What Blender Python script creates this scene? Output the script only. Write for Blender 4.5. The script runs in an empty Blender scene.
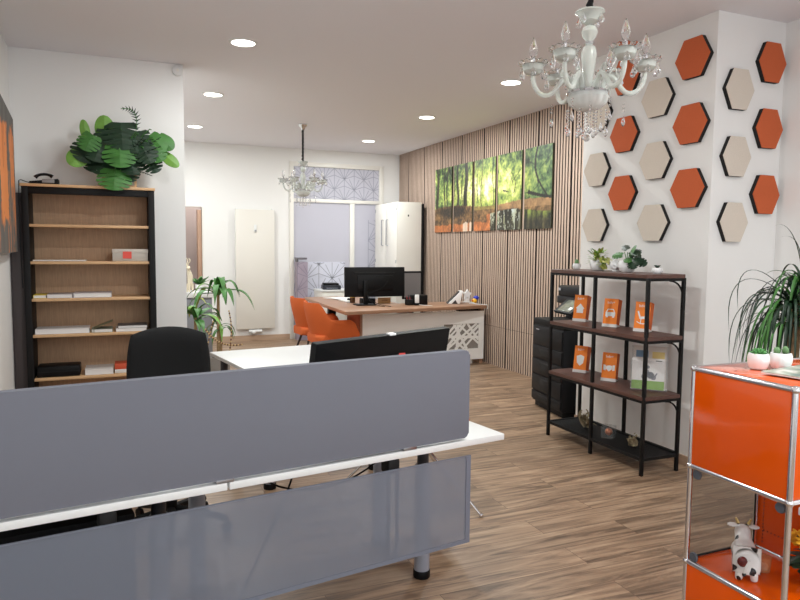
import bpy, bmesh, math, random
from mathutils import Matrix, Vector
from math import sin, cos, pi, radians as R
random.seed(7)
sc = bpy.context.scene
C = sc.collection
PI = pi

# ------------------------------------------------------------------ camera, world, light, exposure
cd = bpy.data.cameras.new('camera'); cam = bpy.data.objects.new('camera', cd); C.objects.link(cam)
cd.sensor_width = 36.0; cd.sensor_fit = 'HORIZONTAL'; cd.lens = 673.58 / 800 * 36
cd.clip_start = 0.05; cd.clip_end = 100
yaw, pitch, roll = 0.39531, 0.07883, -0.00899
fw = Vector((sin(yaw)*cos(pitch), cos(yaw)*cos(pitch), -sin(pitch)))
rt = Vector((cos(yaw), -sin(yaw), 0)); dn = fw.cross(rt)
r2 = rt*cos(roll) + dn*sin(roll); d2 = -rt*sin(roll) + dn*cos(roll)
m = Matrix.Identity(4)
for i in range(3):
    m[i][0] = r2[i]; m[i][1] = -d2[i]; m[i][2] = -fw[i]
m[2][3] = 1.5
cam.matrix_world = m
sc.camera = cam
w = bpy.data.worlds.new('world'); sc.world = w; w.use_nodes = True
w.node_tree.nodes['Background'].inputs[0].default_value = (0.80, 0.88, 1.0, 1)
w.node_tree.nodes['Background'].inputs[1].default_value = 1.0
sc.view_settings.view_transform = 'Standard'; sc.view_settings.look = 'None'
sc.view_settings.gamma = 1.0; sc.view_settings.use_curve_mapping = False
sc.view_settings.exposure = 0.0
sc.cycles.max_bounces = 10; sc.cycles.transparent_max_bounces = 24
sc.cycles.use_denoising = True
DAYLIGHT = 48.0       # daylight through the shop window behind the camera
DOWN = 15.5           # each recessed downlight
HCEIL = 3.04
def area(name, loc, rot, sx, sy, power, col):
    l = bpy.data.lights.new(name, 'AREA'); l.shape = 'RECTANGLE'; l.size = sx; l.size_y = sy
    l.energy = power; l.color = col
    o = bpy.data.objects.new(name, l); o.location = loc; o.rotation_euler = rot; C.objects.link(o); return o
area('window_daylight', (1.75, -2.12, 1.55), (R(90), 0, 0), 4.0, 2.3, DAYLIGHT, (0.90, 0.95, 1.0))
area('back_room_daylight', (3.3, 12.0, 1.9), (R(-90), 0, 0), 1.8, 2.2, 42.0, (0.97, 0.97, 1.0))

# ------------------------------------------------------------------ materials
def lin(c):
    return tuple(((x/255)/12.92 if x/255 <= .04045 else ((x/255+.055)/1.055)**2.4) for x in c)
MATS = {}
def mat(name, rgb, rough=.5, metal=0., var=0., scale=20., bump=0., spec=None, trans=0., coat=0., emit=0., stretch=None, ior=None):
    if name in MATS: return MATS[name]
    mt = bpy.data.materials.new(name); mt.use_nodes = True; MATS[name] = mt
    nt = mt.node_tree; b = nt.nodes['Principled BSDF']
    c = lin(rgb)
    b.inputs['Base Color'].default_value = (*c, 1); b.inputs['Roughness'].default_value = rough
    b.inputs['Metallic'].default_value = metal
    if spec is not None: b.inputs['Specular IOR Level'].default_value = spec
    if trans: b.inputs['Transmission Weight'].default_value = trans
    if ior: b.inputs['IOR'].default_value = ior
    if coat: b.inputs['Coat Weight'].default_value = coat
    if emit:
        b.inputs['Emission Color'].default_value = (*c, 1); b.inputs['Emission Strength'].default_value = emit
    if var or bump:
        tc = nt.nodes.new('ShaderNodeTexCoord'); mp = nt.nodes.new('ShaderNodeMapping')
        nz = nt.nodes.new('ShaderNodeTexNoise'); nz.inputs['Scale'].default_value = scale; nz.inputs['Detail'].default_value = 5
        if stretch: mp.inputs['Scale'].default_value = stretch
        nt.links.new(tc.outputs['Object'], mp.inputs[0]); nt.links.new(mp.outputs[0], nz.inputs['Vector'])
        if var:
            rp = nt.nodes.new('ShaderNodeValToRGB')
            rp.color_ramp.elements[0].position = .3; rp.color_ramp.elements[1].position = .7
            rp.color_ramp.elements[0].color = (*[x*(1-var) for x in c], 1)
            rp.color_ramp.elements[1].color = (*[min(1, x*(1+var)) for x in c], 1)
            nt.links.new(nz.outputs['Fac'], rp.inputs[0]); nt.links.new(rp.outputs[0], b.inputs['Base Color'])
        if bump:
            bp = nt.nodes.new('ShaderNodeBump'); bp.inputs['Strength'].default_value = bump; bp.inputs['Distance'].default_value = .002
            nt.links.new(nz.outputs['Fac'], bp.inputs['Height']); nt.links.new(bp.outputs[0], b.inputs['Normal'])
    return mt
def see_through(name, rgb, rough, alpha, spec=.5):
    mt = mat(name, rgb, rough, spec=spec)
    nt = mt.node_tree; b = nt.nodes['Principled BSDF']; o = nt.nodes['Material Output']
    t = nt.nodes.new('ShaderNodeBsdfTransparent'); mx = nt.nodes.new('ShaderNodeMixShader')
    mx.inputs[0].default_value = alpha
    nt.links.new(t.outputs[0], mx.inputs[1]); nt.links.new(b.outputs[0], mx.inputs[2]); nt.links.new(mx.outputs[0], o.inputs[0])
    return mt
def vcol(name, rough=.6):
    mt = mat(name, (128, 128, 128), rough); nt = mt.node_tree
    a = nt.nodes.new('ShaderNodeVertexColor'); a.layer_name = 'Col'
    nt.links.new(a.outputs[0], nt.nodes['Principled BSDF'].inputs['Base Color']); return mt

M_wall = mat('white_paint', (236, 235, 233), .75, bump=.06, scale=160)
M_wall_tex = mat('textured_white_paint', (237, 236, 234), .8, bump=.18, scale=90)
M_ceil = mat('ceiling_paint', (232, 230, 234), .85)
M_white = mat('white_laminate', (226, 227, 226), .35)
M_cream = mat('cream_lacquer', (232, 229, 222), .4)
M_black = mat('black_metal', (13, 12, 13), .6, spec=.3)
M_blackp = mat('black_plastic', (8, 8, 10), .5, spec=.22)
M_blackgloss = mat('black_gloss_plastic', (10, 10, 12), .22)
M_dark = mat('dark_recess', (9, 9, 10), .7)
M_chrome = mat('chrome', (225, 225, 228), .12, 1.0)
M_alu = mat('brushed_steel', (170, 172, 178), .35, 1.0)
M_orange = mat('orange_powder_coat', (230, 86, 4), .16, coat=.25)
M_fabgrey = mat('grey_screen_fabric', (112, 114, 124), .9, var=.05, scale=900, bump=.25)
M_grid = see_through('perforated_grey_metal', (124, 130, 143), .45, .60)
M_gridrim = mat('grey_metal_rim', (112, 117, 130), .4)
M_leg = mat('grey_painted_steel', (160, 165, 178), .4)
M_legd = mat('charcoal_steel', (52, 54, 60), .4)
M_fabblk = mat('black_upholstery', (15, 15, 16), .95, bump=.3, scale=500)
M_orfab = mat('orange_upholstery', (206, 98, 44), .85, var=.06, scale=300, bump=.15)
M_walnut = mat('walnut_veneer', (154, 117, 92), .4, var=.16, scale=6, stretch=(.6, 9, 9))
M_oakback = mat('oak_veneer_upright', (186, 152, 120), .6, var=.11, scale=14, stretch=(9, 9, .7))
M_oak = mat('oak_veneer', (214, 174, 130), .5, var=.08, scale=10, stretch=(.7, 9, 9))
M_rackwood = mat('dark_brown_board', (92, 62, 54), .45, var=.14, scale=9, stretch=(9, .7, 9))
M_felto = mat('orange_felt', (196, 95, 54), .95, var=.08, scale=260, bump=.25)
M_feltb = mat('beige_felt', (214, 203, 190), .95, var=.12, scale=220, bump=.25)
M_feltk = mat('black_felt', (28, 26, 26), .95)
M_slat = mat('oak_slat', (194, 170, 153), .6, var=.10, scale=10, stretch=(9, 3, .5))
M_slatback = mat('black_acoustic_felt', (44, 36, 34), .95)
M_potw = mat('white_ceramic', (240, 240, 240), .3)
M_soil = mat('potting_soil', (50, 38, 30), .95, bump=.5, scale=200)
M_g1 = mat('deep_green_leaf', (24, 50, 30), .5, var=.25, scale=14)
M_g2 = mat('mid_green_leaf', (60, 112, 46), .5, var=.22, scale=14)
M_g3 = mat('light_green_leaf', (104, 150, 58), .45, var=.2, scale=14)
M_gy = mat('yellow_green_leaf', (150, 160, 70), .5, var=.2, scale=30)
M_cact = mat('cactus_green', (104, 140, 92), .6, var=.2, scale=60)
M_bark = mat('pale_bark', (150, 125, 92), .85, var=.3, scale=30, bump=.5)
M_milk = mat('milky_glass', (232, 236, 230), .10, trans=.55, ior=1.35)
M_cryst = mat('clear_crystal', (252, 252, 252), .02, trans=1.0, ior=1.5)
M_glass = see_through('clear_glass', (6, 8, 8), .02, .12, spec=1.0)
M_acry = see_through('clear_acrylic', (200, 206, 208), .05, .08)
M_wood2 = mat('brown_door_frame', (176, 140, 116), .5, var=.1, scale=8, stretch=(9, 9, .6))
M_paper = mat('white_paper', (232, 230, 228), .7)

# ------------------------------------------------------------------ mesh builder
class MB:
    def __init__(s): s.bm = bmesh.new(); s.mi = 0; s.M = Matrix.Identity(4)
    def v(s, p): return s.bm.verts.new(s.M @ Vector(p))
    def f(s, vs):
        try:
            f = s.bm.faces.new(vs); f.material_index = s.mi; return f
        except ValueError: return None
    def poly(s, pts): s.f([s.v(p) for p in pts]); return s
    def box(s, x0, x1, y0, y1, z0, z1):
        p = [s.v((x, y, z)) for z in (z0, z1) for y in (y0, y1) for x in (x0, x1)]
        for q in ((0,2,3,1),(4,5,7,6),(0,1,5,4),(2,6,7,3),(0,4,6,2),(1,3,7,5)): s.f([p[i] for i in q])
        return s
    def merge(s, bm):
        mp = {v: s.v(v.co) for v in bm.verts}
        for f in bm.faces: s.f([mp[v] for v in f.verts])
        bm.free()
    def rbox(s, x0, x1, y0, y1, z0, z1, r=.004, n=2):
        bm = bmesh.new(); t = MB.__new__(MB); t.bm = bm; t.mi = 0; t.M = Matrix.Identity(4)
        t.box(x0, x1, y0, y1, z0, z1)
        r = min(r, .49*min(x1-x0, y1-y0, z1-z0))
        bmesh.ops.bevel(bm, geom=bm.edges[:], offset=r, segments=n, affect='EDGES', profile=.5)
        s.merge(bm); return s
    def prism(s, pts, h, r=0, n=2):
        """2-D outline in local XY, extruded 0..h along Z"""
        bm = bmesh.new()
        a = [bm.verts.new((p[0], p[1], 0)) for p in pts]; b = [bm.verts.new((p[0], p[1], h)) for p in pts]
        bm.faces.new(a[::-1]); bm.faces.new(b)
        k = len(pts)
        for i in range(k): bm.faces.new((a[i], a[(i+1) % k], b[(i+1) % k], b[i]))
        if r:
            es = [e for e in bm.edges if abs(e.verts[0].co.z-e.verts[1].co.z) < 1e-6]
            bmesh.ops.bevel(bm, geom=es, offset=r, segments=n, affect='EDGES', profile=.5)
        s.merge(bm); return s
    def lathe(s, prof, n=24, c=(0, 0, 0), ax=None):
        M0 = s.M
        s.M = s.M @ Matrix.Translation(c) @ (ax if ax is not None else Matrix.Identity(4))
        rings = []
        for r, z in prof:
            if r < 1e-5: rings.append([s.v((0, 0, z))])
            else: rings.append([s.v((r*cos(2*PI*i/n), r*sin(2*PI*i/n), z)) for i in range(n)])
        for a, b in zip(rings, rings[1:]):
            for i in range(n):
                j = (i+1) % n
                if len(a) == 1 and len(b) == 1: break
                if len(a) == 1: s.f((a[0], b[j], b[i]))
                elif len(b) == 1: s.f((a[i], a[j], b[0]))
                else: s.f((a[i], a[j], b[j], b[i]))
        if len(rings[0]) > 1: s.f(rings[0][::-1])
        if len(rings[-1]) > 1: s.f(rings[-1])
        s.M = M0; return s
    def tube(s, pts, r, n=10, cap=True):
        P = [Vector(p) for p in pts]; k = len(P)
        rr = r if isinstance(r, (list, tuple)) else [r]*k
        rings = []; up = None
        for i in range(k):
            t = (P[min(i+1, k-1)]-P[max(i-1, 0)]).normalized()
            if up is None:
                up = Vector((0, 0, 1)) if abs(t.z) < .9 else Vector((1, 0, 0))
            a = t.cross(up)
            if a.length < 1e-4: a = t.cross(Vector((0, 1, 0)))
            a.normalize(); b = a.cross(t).normalized(); up = b
            rings.append([s.v(P[i]+(a*cos(2*PI*j/n)+b*sin(2*PI*j/n))*rr[i]) for j in range(n)])
        for a, b in zip(rings, rings[1:]):
            for j in range(n): s.f((a[j], b[j], b[(j+1) % n], a[(j+1) % n]))
        if cap: s.f(rings[0]); s.f(rings[-1][::-1])
        return s
    def ball(s, c, r, n=16, sq=(1, 1, 1)):
        M0 = s.M
        s.M = s.M @ Matrix.Translation(c) @ Matrix.Diagonal((*sq, 1))
        k = n//2
        s.lathe([(r*sin(PI*i/k), -r*cos(PI*i/k)) for i in range(k+1)], n)
        s.M = M0; return s
    def strip(s, pts, ws, side=None, fold=.25):
        """a strap leaf along pts, width ws, folded along its midrib"""
        P = [Vector(p) for p in pts]; k = len(P); L = []; Mi = []; Rr = []
        for i in range(k):
            t = (P[min(i+1, k-1)]-P[max(i-1, 0)]).normalized()
            sd = t.cross(Vector((0, 0, 1))) if side is None else Vector(side)
            if sd.length < .05: sd = Vector((1, 0, 0))
            sd.normalize(); up = sd.cross(t).normalized()
            L.append(s.v(P[i]-sd*ws[i]+up*ws[i]*fold)); Mi.append(s.v(P[i])); Rr.append(s.v(P[i]+sd*ws[i]+up*ws[i]*fold))
        for i in range(k-1):
            s.f((L[i], Mi[i], Mi[i+1], L[i+1])); s.f((Mi[i], Rr[i], Rr[i+1], Mi[i+1]))
        return s
    def build(s, name, mats, parent=None, smooth=35):
        me = bpy.data.meshes.new(name)
        bmesh.ops.recalc_face_normals(s.bm, faces=s.bm.faces[:])
        s.bm.to_mesh(me); s.bm.free()
        for q in (mats if isinstance(mats, (list, tuple)) else [mats]): me.materials.append(q)
        if smooth:
            me.polygons.foreach_set('use_smooth', [True]*len(me.polygons)); me.set_sharp_from_angle(angle=R(smooth))
        o = bpy.data.objects.new(name, me); C.objects.link(o)
        if parent is not None: o.parent = parent
        return o
def B(*a, **k): return MB().box(*a, **k)
def RB(*a, **k): return MB().rbox(*a, **k)
def bez(p0, p1, p2, p3, n=12):
    P = [Vector(p) for p in (p0, p1, p2, p3)]; o = []
    for i in range(n+1):
        t = i/n; u = 1-t
        o.append(P[0]*u**3+P[1]*3*u*u*t+P[2]*3*u*t*t+P[3]*t**3)
    return o
def rrect(x0, x1, y0, y1, r, n=5):
    o = []
    for cx, cy, a in ((x1-r, y1-r, 0), (x0+r, y1-r, 90), (x0+r, y0+r, 180), (x1-r, y0+r, 270)):
        for i in range(n+1): o.append((cx+r*cos(R(a+90*i/n)), cy+r*sin(R(a+90*i/n))))
    return o
def tag(o, label, cat, group=None):
    o['label'] = label; o['category'] = cat
    if group: o['group'] = group
    return o
def thing(name, label, cat, loc=(0, 0, 0), rz=0, group=None):
    o = bpy.data.objects.new(name, None); C.objects.link(o); o.empty_display_size = .1
    lift = .0015 if .1 < loc[2] < 2.0 else 0   # rests on the surface, a hair clear of it
    o.location = (loc[0], loc[1], loc[2]+lift); o.rotation_euler = (0, 0, rz)
    return tag(o, label, cat, group)
def struct(name, mb, mt, smooth=35):
    o = mb.build(name, mt, None, smooth); o['kind'] = 'structure'; return o
def dup(o, parent=None):
    kids = [c for c in bpy.data.objects if c.parent == o]
    c = o.copy(); C.objects.link(c); c.parent = parent
    for k in kids: dup(k, c)
    return c
def clone(root, label, loc, rz=None):
    c = dup(root); c.location = loc; c['label'] = label
    if rz is not None: c.rotation_euler = (0, 0, rz)
    return c
def text(name, s, size, mt, parent, M, ext=.0006, align='CENTER'):
    cu = bpy.data.curves.new('t', 'FONT'); cu.body = s; cu.size = size; cu.extrude = ext; cu.align_x = align; cu.align_y = 'CENTER'
    t = bpy.data.objects.new('t', cu); C.objects.link(t)
    bpy.context.view_layer.update()
    me = bpy.data.meshes.new_from_object(t.evaluated_get(bpy.context.evaluated_depsgraph_get()))
    bpy.data.objects.remove(t); me.transform(M); me.name = name
    me.materials.clear(); me.materials.append(mt)
    o = bpy.data.objects.new(name, me); C.objects.link(o); o.parent = parent; return o
def frame(origin, ex, ey):
    """matrix whose local X,Y,Z are ex, ey, ex x ey"""
    ex = Vector(ex).normalized(); ey = Vector(ey).normalized(); ez = ex.cross(ey)
    mm = Matrix.Identity(4)
    for i in range(3): mm[i][0] = ex[i]; mm[i][1] = ey[i]; mm[i][2] = ez[i]; mm[i][3] = origin[i]
    return mm

# ------------------------------------------------------------------ the room
XL, XR, XS, XH, XN = -.77, 4.445, 4.40, 3.608, 4.228
YB, YF, YS, YP0, YP1 = -2.2, 10.65, 6.194, 3.348, 4.69
# floor of wide wood-look planks that run across the room
fm = bpy.data.materials.new('wood_plank_floor'); fm.use_nodes = True
nt = fm.node_tree; b = nt.nodes['Principled BSDF']; b.inputs['Roughness'].default_value = .42
tc = nt.nodes.new('ShaderNodeTexCoord')
br = nt.nodes.new('ShaderNodeTexBrick'); br.offset = .37; br.offset_frequency = 2
br.inputs['Scale'].default_value = 1; br.inputs['Brick Width'].default_value = 1.25; br.inputs['Row Height'].default_value = .18
br.inputs['Mortar Size'].default_value = .0016; br.inputs['Mortar Smooth'].default_value = .2; br.inputs['Bias'].default_value = 0
br.inputs['Color1'].default_value = (.1, .1, .1, 1); br.inputs['Color2'].default_value = (.9, .9, .9, 1); br.inputs['Mortar'].default_value = (.5, .5, .5, 1)
nt.links.new(tc.outputs['Object'], br.inputs['Vector'])
mp = nt.nodes.new('ShaderNodeMapping'); mp.inputs['Scale'].default_value = (.7, 8, 1); nt.links.new(tc.outputs['Object'], mp.inputs[0])
ad = nt.nodes.new('ShaderNodeVectorMath'); ad.operation = 'MULTIPLY_ADD'; ad.inputs[1].default_value = (6, 6, 6)
nt.links.new(br.outputs['Color'], ad.inputs[0]); nt.links.new(mp.outputs[0], ad.inputs[2])
n1 = nt.nodes.new('ShaderNodeTexNoise'); n1.inputs['Scale'].default_value = 2.2; n1.inputs['Detail'].default_value = 8; n1.inputs['Roughness'].default_value = .65; n1.inputs['Distortion'].default_value = 1.2
nt.links.new(ad.outputs[0], n1.inputs['Vector'])
rp = nt.nodes.new('ShaderNodeValToRGB'); cr = rp.color_ramp
cr.elements[0].position = .34; cr.elements[0].color = (*lin((92, 72, 56)), 1)
cr.elements[1].position = .68; cr.elements[1].color = (*lin((180, 153, 126)), 1)
e = cr.elements.new(.5); e.color = (*lin((146, 119, 95)), 1)
nt.links.new(n1.outputs['Fac'], rp.inputs[0])
hs = nt.nodes.new('ShaderNodeHueSaturation')
mr = nt.nodes.new('ShaderNodeMapRange'); mr.inputs[3].default_value = .78; mr.inputs[4].default_value = 1.16
nt.links.new(br.outputs['Color'], mr.inputs[0]); nt.links.new(mr.outputs[0], hs.inputs['Value']); nt.links.new(rp.outputs[0], hs.inputs['Color'])
mx = nt.nodes.new('ShaderNodeMix'); mx.data_type = 'RGBA'
nt.links.new(br.outputs['Fac'], mx.inputs[0]); nt.links.new(hs.outputs[0], mx.inputs[6]); mx.inputs[7].default_value = (*lin((92, 70, 54)), 1)
nt.links.new(mx.outputs[2], b.inputs['Base Color'])
bp = nt.nodes.new('ShaderNodeBump'); bp.inputs['Strength'].default_value = .12; bp.inputs['Distance'].default_value = .002
nt.links.new(n1.outputs['Fac'], bp.inputs['Height']); nt.links.new(bp.outputs[0], b.inputs['Normal'])
struct('floor', B(XL-.2, XR+.2, YB-.2, YF+2.6, -.1, 0), fm)
struct('ceiling', B(XL-.2, XR+.2, YB-.2, YF+2.6, HCEIL, HCEIL+.1), M_ceil)
struct('wall_left', B(XL-.15, XL, YB, YS+.12, 0, HCEIL), M_wall)
struct('wall_shelves', B(XL, .545, YS, YS+.13, 0, HCEIL), M_wall)
struct('wall_alcove', B(.0, .12, YS+.13, YF, 0, HCEIL), M_wall)
mb = MB()
D2 = (.72, 1.195, 2.075); D1 = (2.52, 4.12, 2.835)
mb.box(0, D2[0], YF, YF+.14, 0, HCEIL); mb.box(D2[0], D2[1], YF, YF+.14, D2[2], HCEIL)
mb.box(D2[1], D1[0], YF, YF+.14, 0, HCEIL); mb.box(D1[0], D1[1], YF, YF+.14, D1[2], HCEIL); mb.box(D1[1], XR+.15, YF, YF+.14, 0, HCEIL)
struct('wall_far', mb, M_wall)
# room behind the doors
mb = MB(); mb.box(.3, .4, YF+.14, YF+1.6, 0, HCEIL); mb.box(.3, 2.0, YF+1.5, YF+1.6, 0, HCEIL); mb.box(1.95, 2.0, YF+.14, YF+1.5, 0, HCEIL)
struct('wall_corridor', mb, mat('mauve_grey_paint', (176, 164, 160), .8))
mb = MB(); mb.box(2.0, 4.6, YF+2.4, YF+2.5, 0, HCEIL); mb.box(2.0, 2.05, YF+.14, YF+2.4, 0, HCEIL); mb.box(4.55, 4.6, YF+.14, YF+2.4, 0, HCEIL)
struct('wall_back_room', mb, mat('pale_blue_paint', (214, 216, 224), .8))
# slatted wall: felt backing and oak slats in 60 cm panels
mb = MB(); mb.box(XR, XR+.15, YP1, YF, 0, HCEIL)
struct('wall_right', mb, M_wall)
mb = MB(); mb.box(XR-.02, XR, YP1, YF, 0, HCEIL)
y = YP1+.004; k = 0
while y < YF-.03:
    wv = .031
    for z0, z1 in ((0.0, .498), (.502, HCEIL)):
        mb.mi = 0; mb.box(XS+.002, XR-.02, y, y+wv, z0, z1)
        mb.mi = 1; mb.box(XS, XS+.002, y, y+wv, z0, z1)
    k += 1; y += .05
    if k % 12 == 0: y += .016
struct('wall_right_slats', mb, [M_slatback, M_slat], smooth=0)
mb = MB(); mb.box(XH, XR+.15, YP0, YP1, 0, HCEIL)
struct('wall_pillar', mb, M_wall_tex)
struct('wall_near_right', B(XN, XN+.2, YB, YP0, 0, HCEIL), M_wall_tex)
mb = MB(); mb.box(XL, XL+.5, YB-.15, YB, 0, HCEIL); mb.box(XN-.5, XN, YB-.15, YB, 0, HCEIL)
mb.box(XL+.5, XN-.5, YB-.15, YB, 0, .35); mb.box(XL+.5, XN-.5, YB-.15, YB, 2.75, HCEIL)
struct('wall_back', mb, M_wall)
mb = MB()
x0, x1 = XL+.5, XN-.5
for a in (x0, x0+(x1-x0)/3-.02, x0+2*(x1-x0)/3-.02, x1-.05): mb.box(a, a+.05, YB-.1, YB-.03, .35, 2.75)
mb.box(x0, x1, YB-.1, YB-.03, .35, .41); mb.box(x0, x1, YB-.1, YB-.03, 2.69, 2.75)
w1 = struct('window_1', mb, M_cream)
g = B(x0, x1, YB-.07, YB-.06, .4, 2.7).build('pane', M_glass, w1)
# baseboards of wood
M_base = mat('wood_baseboard', (186, 158, 134), .5, var=.1, scale=6, stretch=(.6, .6, 9))
struct('baseboard_far', B(D2[1], D1[0], YF-.014, YF, 0, .085), M_base)
struct('baseboard_pillar', B(XH-.013, XH, YP0-.012, YP1, 0, .07).box(XH, XN, YP0-.012, YP0, 0, .07), M_base)
# dark wood door standing in the opening at the left
area('corridor_fill', (1.2, YF+.9, HCEIL-.05), (0, 0, 0), .5, .5, 26.0, (1.0, .96, .92))  # unseen light added to brighten the corridor behind the doorway
dr = struct('door_2', MB().rbox(1.11, 1.17, YF+.0, YF+.14, 0, 2.03, .004), M_wood2)
MB().box(1.175, D2[1], YF-.012, YF+.14, 0, D2[2]).build('door_frame', M_cream, dr)
MB().tube([(1.12, YF-.0, .93), (1.12, YF-.05, .93), (1.02, YF-.055, .93)], .009).rbox(1.115, 1.15, YF-.012, YF, .83, 1.0, .003).build('door_handle', M_alu, dr)
# glazed door with a patterned skylight
M_frost = see_through('frosted_glass', (200, 199, 205), .5, .8)
nt = M_frost.node_tree; mxs = [n for n in nt.nodes if n.type == 'MIX_SHADER'][0]
tr = nt.nodes.new('ShaderNodeBsdfTranslucent'); tr.inputs[0].default_value = (*lin((212, 211, 217)), 1)
m2 = nt.nodes.new('ShaderNodeMixShader'); m2.inputs[0].default_value = .45
nt.links.new(nt.nodes['Principled BSDF'].outputs[0], m2.inputs[1]); nt.links.new(tr.outputs[0], m2.inputs[2]); nt.links.new(m2.outputs[0], mxs.inputs[2])
mxs.inputs[0].default_value = .92
M_film = mat('grey_window_film', (158, 159, 170), .6)
mb = MB()
y0, y1 = YF-.03, YF+.05
mb.rbox(2.52, 2.588, y0, y1, 0, 2.835, .005); mb.rbox(4.045, 4.12, y0, y1, 0, 2.835, .005)
mb.rbox(2.588, 4.045, y0, y1, 2.765, 2.835, .005); mb.rbox(2.588, 4.045, y0, y1, 2.20, 2.255, .005)
mb.rbox(3.532, 3.607, y0, y1, 0, 2.20, .005); mb.rbox(3.607, 4.045, y0, y1, 0, .15, .004); mb.rbox(2.588, 3.532, y0, y1, 0, .12, .004)
mb.box(2.595, 2.60, y0-.012, y0, .9, 1.2)
d1 = struct('door_1', mb, M_cream)
B(2.588, 3.532, YF+.005, YF+.015, .12, 2.20).build('door_pane', M_frost, d1)
B(3.607, 4.045, YF+.005, YF+.015, .15, 2.20).build('side_pane', M_frost, d1)
B(2.588, 4.045, YF+.005, YF+.015, 2.255, 2.765).build('skylight_pane', M_frost, d1)
def filmpattern(mb, x0, x1, z0, z1, cell, wd, yy):
    def seg(a, b):
        (ax, az), (bx, bz) = a, b
        # clip to the rectangle by sampling
        pts = []
        for i in range(21):
            t = i/20; px, pz = ax+(bx-ax)*t, az+(bz-az)*t
            if x0 <= px <= x1 and z0 <= pz <= z1: pts.append((px, pz))
        if len(pts) < 2: return
        (ax, az), (bx, bz) = pts[0], pts[-1]
        d = Vector((bx-ax, 0, bz-az)); l = d.length
        if l < .01: return
        n = Vector((-d.z, 0, d.x))/l*wd/2
        P = [Vector((ax, yy, az)), Vector((bx, yy, bz))]
        for yo in (0,):
            mb.poly([P[0]-n, P[1]-n, P[1]+n, P[0]+n])
    nx = int((x1-x0)/cell)+2; nz = int((z1-z0)/cell)+2
    for i in range(-1, nx):
        for j in range(-1, nz):
            cx, cz = x0+i*cell, z0+j*cell
            q = (i+j) % 2
            seg((cx, cz), (cx+cell, cz+cell)) if q else seg((cx, cz+cell), (cx+cell, cz))
            seg((cx, cz), (cx, cz+cell))
            if q: seg((cx, cz), (cx+cell*.5, cz+cell)); seg((cx, cz), (cx+cell, cz+cell*.35))
            else: seg((cx+cell, cz), (cx+cell*.5, cz+cell)); seg((cx+cell, cz), (cx, cz+cell*.35))
    return mb
filmpattern(MB(), 2.588, 4.045, 2.255, 2.765, .17, .010, YF+.003).build('skylight_film', M_film, d1)
fl = filmpattern(MB(), 2.78, 3.45, .3, 1.235, .225, .010, YF-.001).build('door_film_lines', M_film, d1)
B(2.78, 3.45, YF+.001, YF+.004, .3, 1.245).build('door_film', mat('pale_film', (212, 213, 226), .6), d1)
filmpattern(MB(), 3.86, 4.045, .5, 1.95, .22, .010, YF+.003).build('side_film', M_film, d1)

# ------------------------------------------------------------------ ceiling lights
M_lens = mat('light_lens', (255, 250, 242), .4, emit=9.0)
def downlight(x, y, label, first=[None]):
    if first[0] is None:
        t = thing('ceiling_light', label, 'ceiling light', (x, y, HCEIL), 0, 'recessed downlights')
        MB().lathe([(.086, -.002), (.088, -.010), (.104, -.006), (.108, 0)], 40).build('trim_ring', M_white, t)
        MB().lathe([(0, -.0085), (.087, -.0085)], 40).build('lens', M_lens, t)
        first[0] = t
    else: t = clone(first[0], label, (x, y, HCEIL))
    l = bpy.data.lights.new('downlight', 'AREA'); l.shape = 'DISK'; l.size = .16; l.energy = DOWN; l.color = (.96, 1.0, .985)
    o = bpy.data.objects.new('downlight_lamp', l); o.location = (0, 0, -.014); C.objects.link(o); o.parent = t
for x, y, lb in ((.907, 5.315, 'round recessed ceiling light above the bookcase side, nearest and largest in the left row'),
                 (.925, 7.231, 'round recessed ceiling light, middle one of the left row'),
                 (.95, 9.25, 'small round recessed ceiling light at the far end of the left row'),
                 (3.405, 9.40, 'small round recessed ceiling light near the glazed door and slatted wall'),
                 (3.412, 7.40, 'round recessed ceiling light, middle one of the row along the slatted wall'),
                 (3.409, 5.532, 'round recessed ceiling light beside the large glass chandelier'),
                 (.92, 3.35, 'round recessed ceiling light above the front desk, out of frame'),
                 (2.2, 1.25, 'round recessed ceiling light above the near right side, out of frame'),
                 (.4, -.6, 'added round recessed ceiling light behind the viewer, left, out of frame'),  # this and the next are added, unseen, to light the near part
                 (3.2, -.6, 'added round recessed ceiling light behind the viewer, right, out of frame')):
    downlight(x, y, lb)
t = thing('smoke_detector', 'small round white detector at the top corner of the bookcase wall', 'smoke detector', (.497, YS, 2.985))
MB().lathe([(.0, .038), (.03, .036), (.044, .026), (.046, 0)], 28, ax=Matrix.Rotation(R(90), 4, 'X')).build('housing', M_white, t)
MB().lathe([(.0, .042), (.012, .041), (.014, .036)], 16, ax=Matrix.Rotation(R(90), 4, 'X')).build('vent_cap', M_cream, t)

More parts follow.
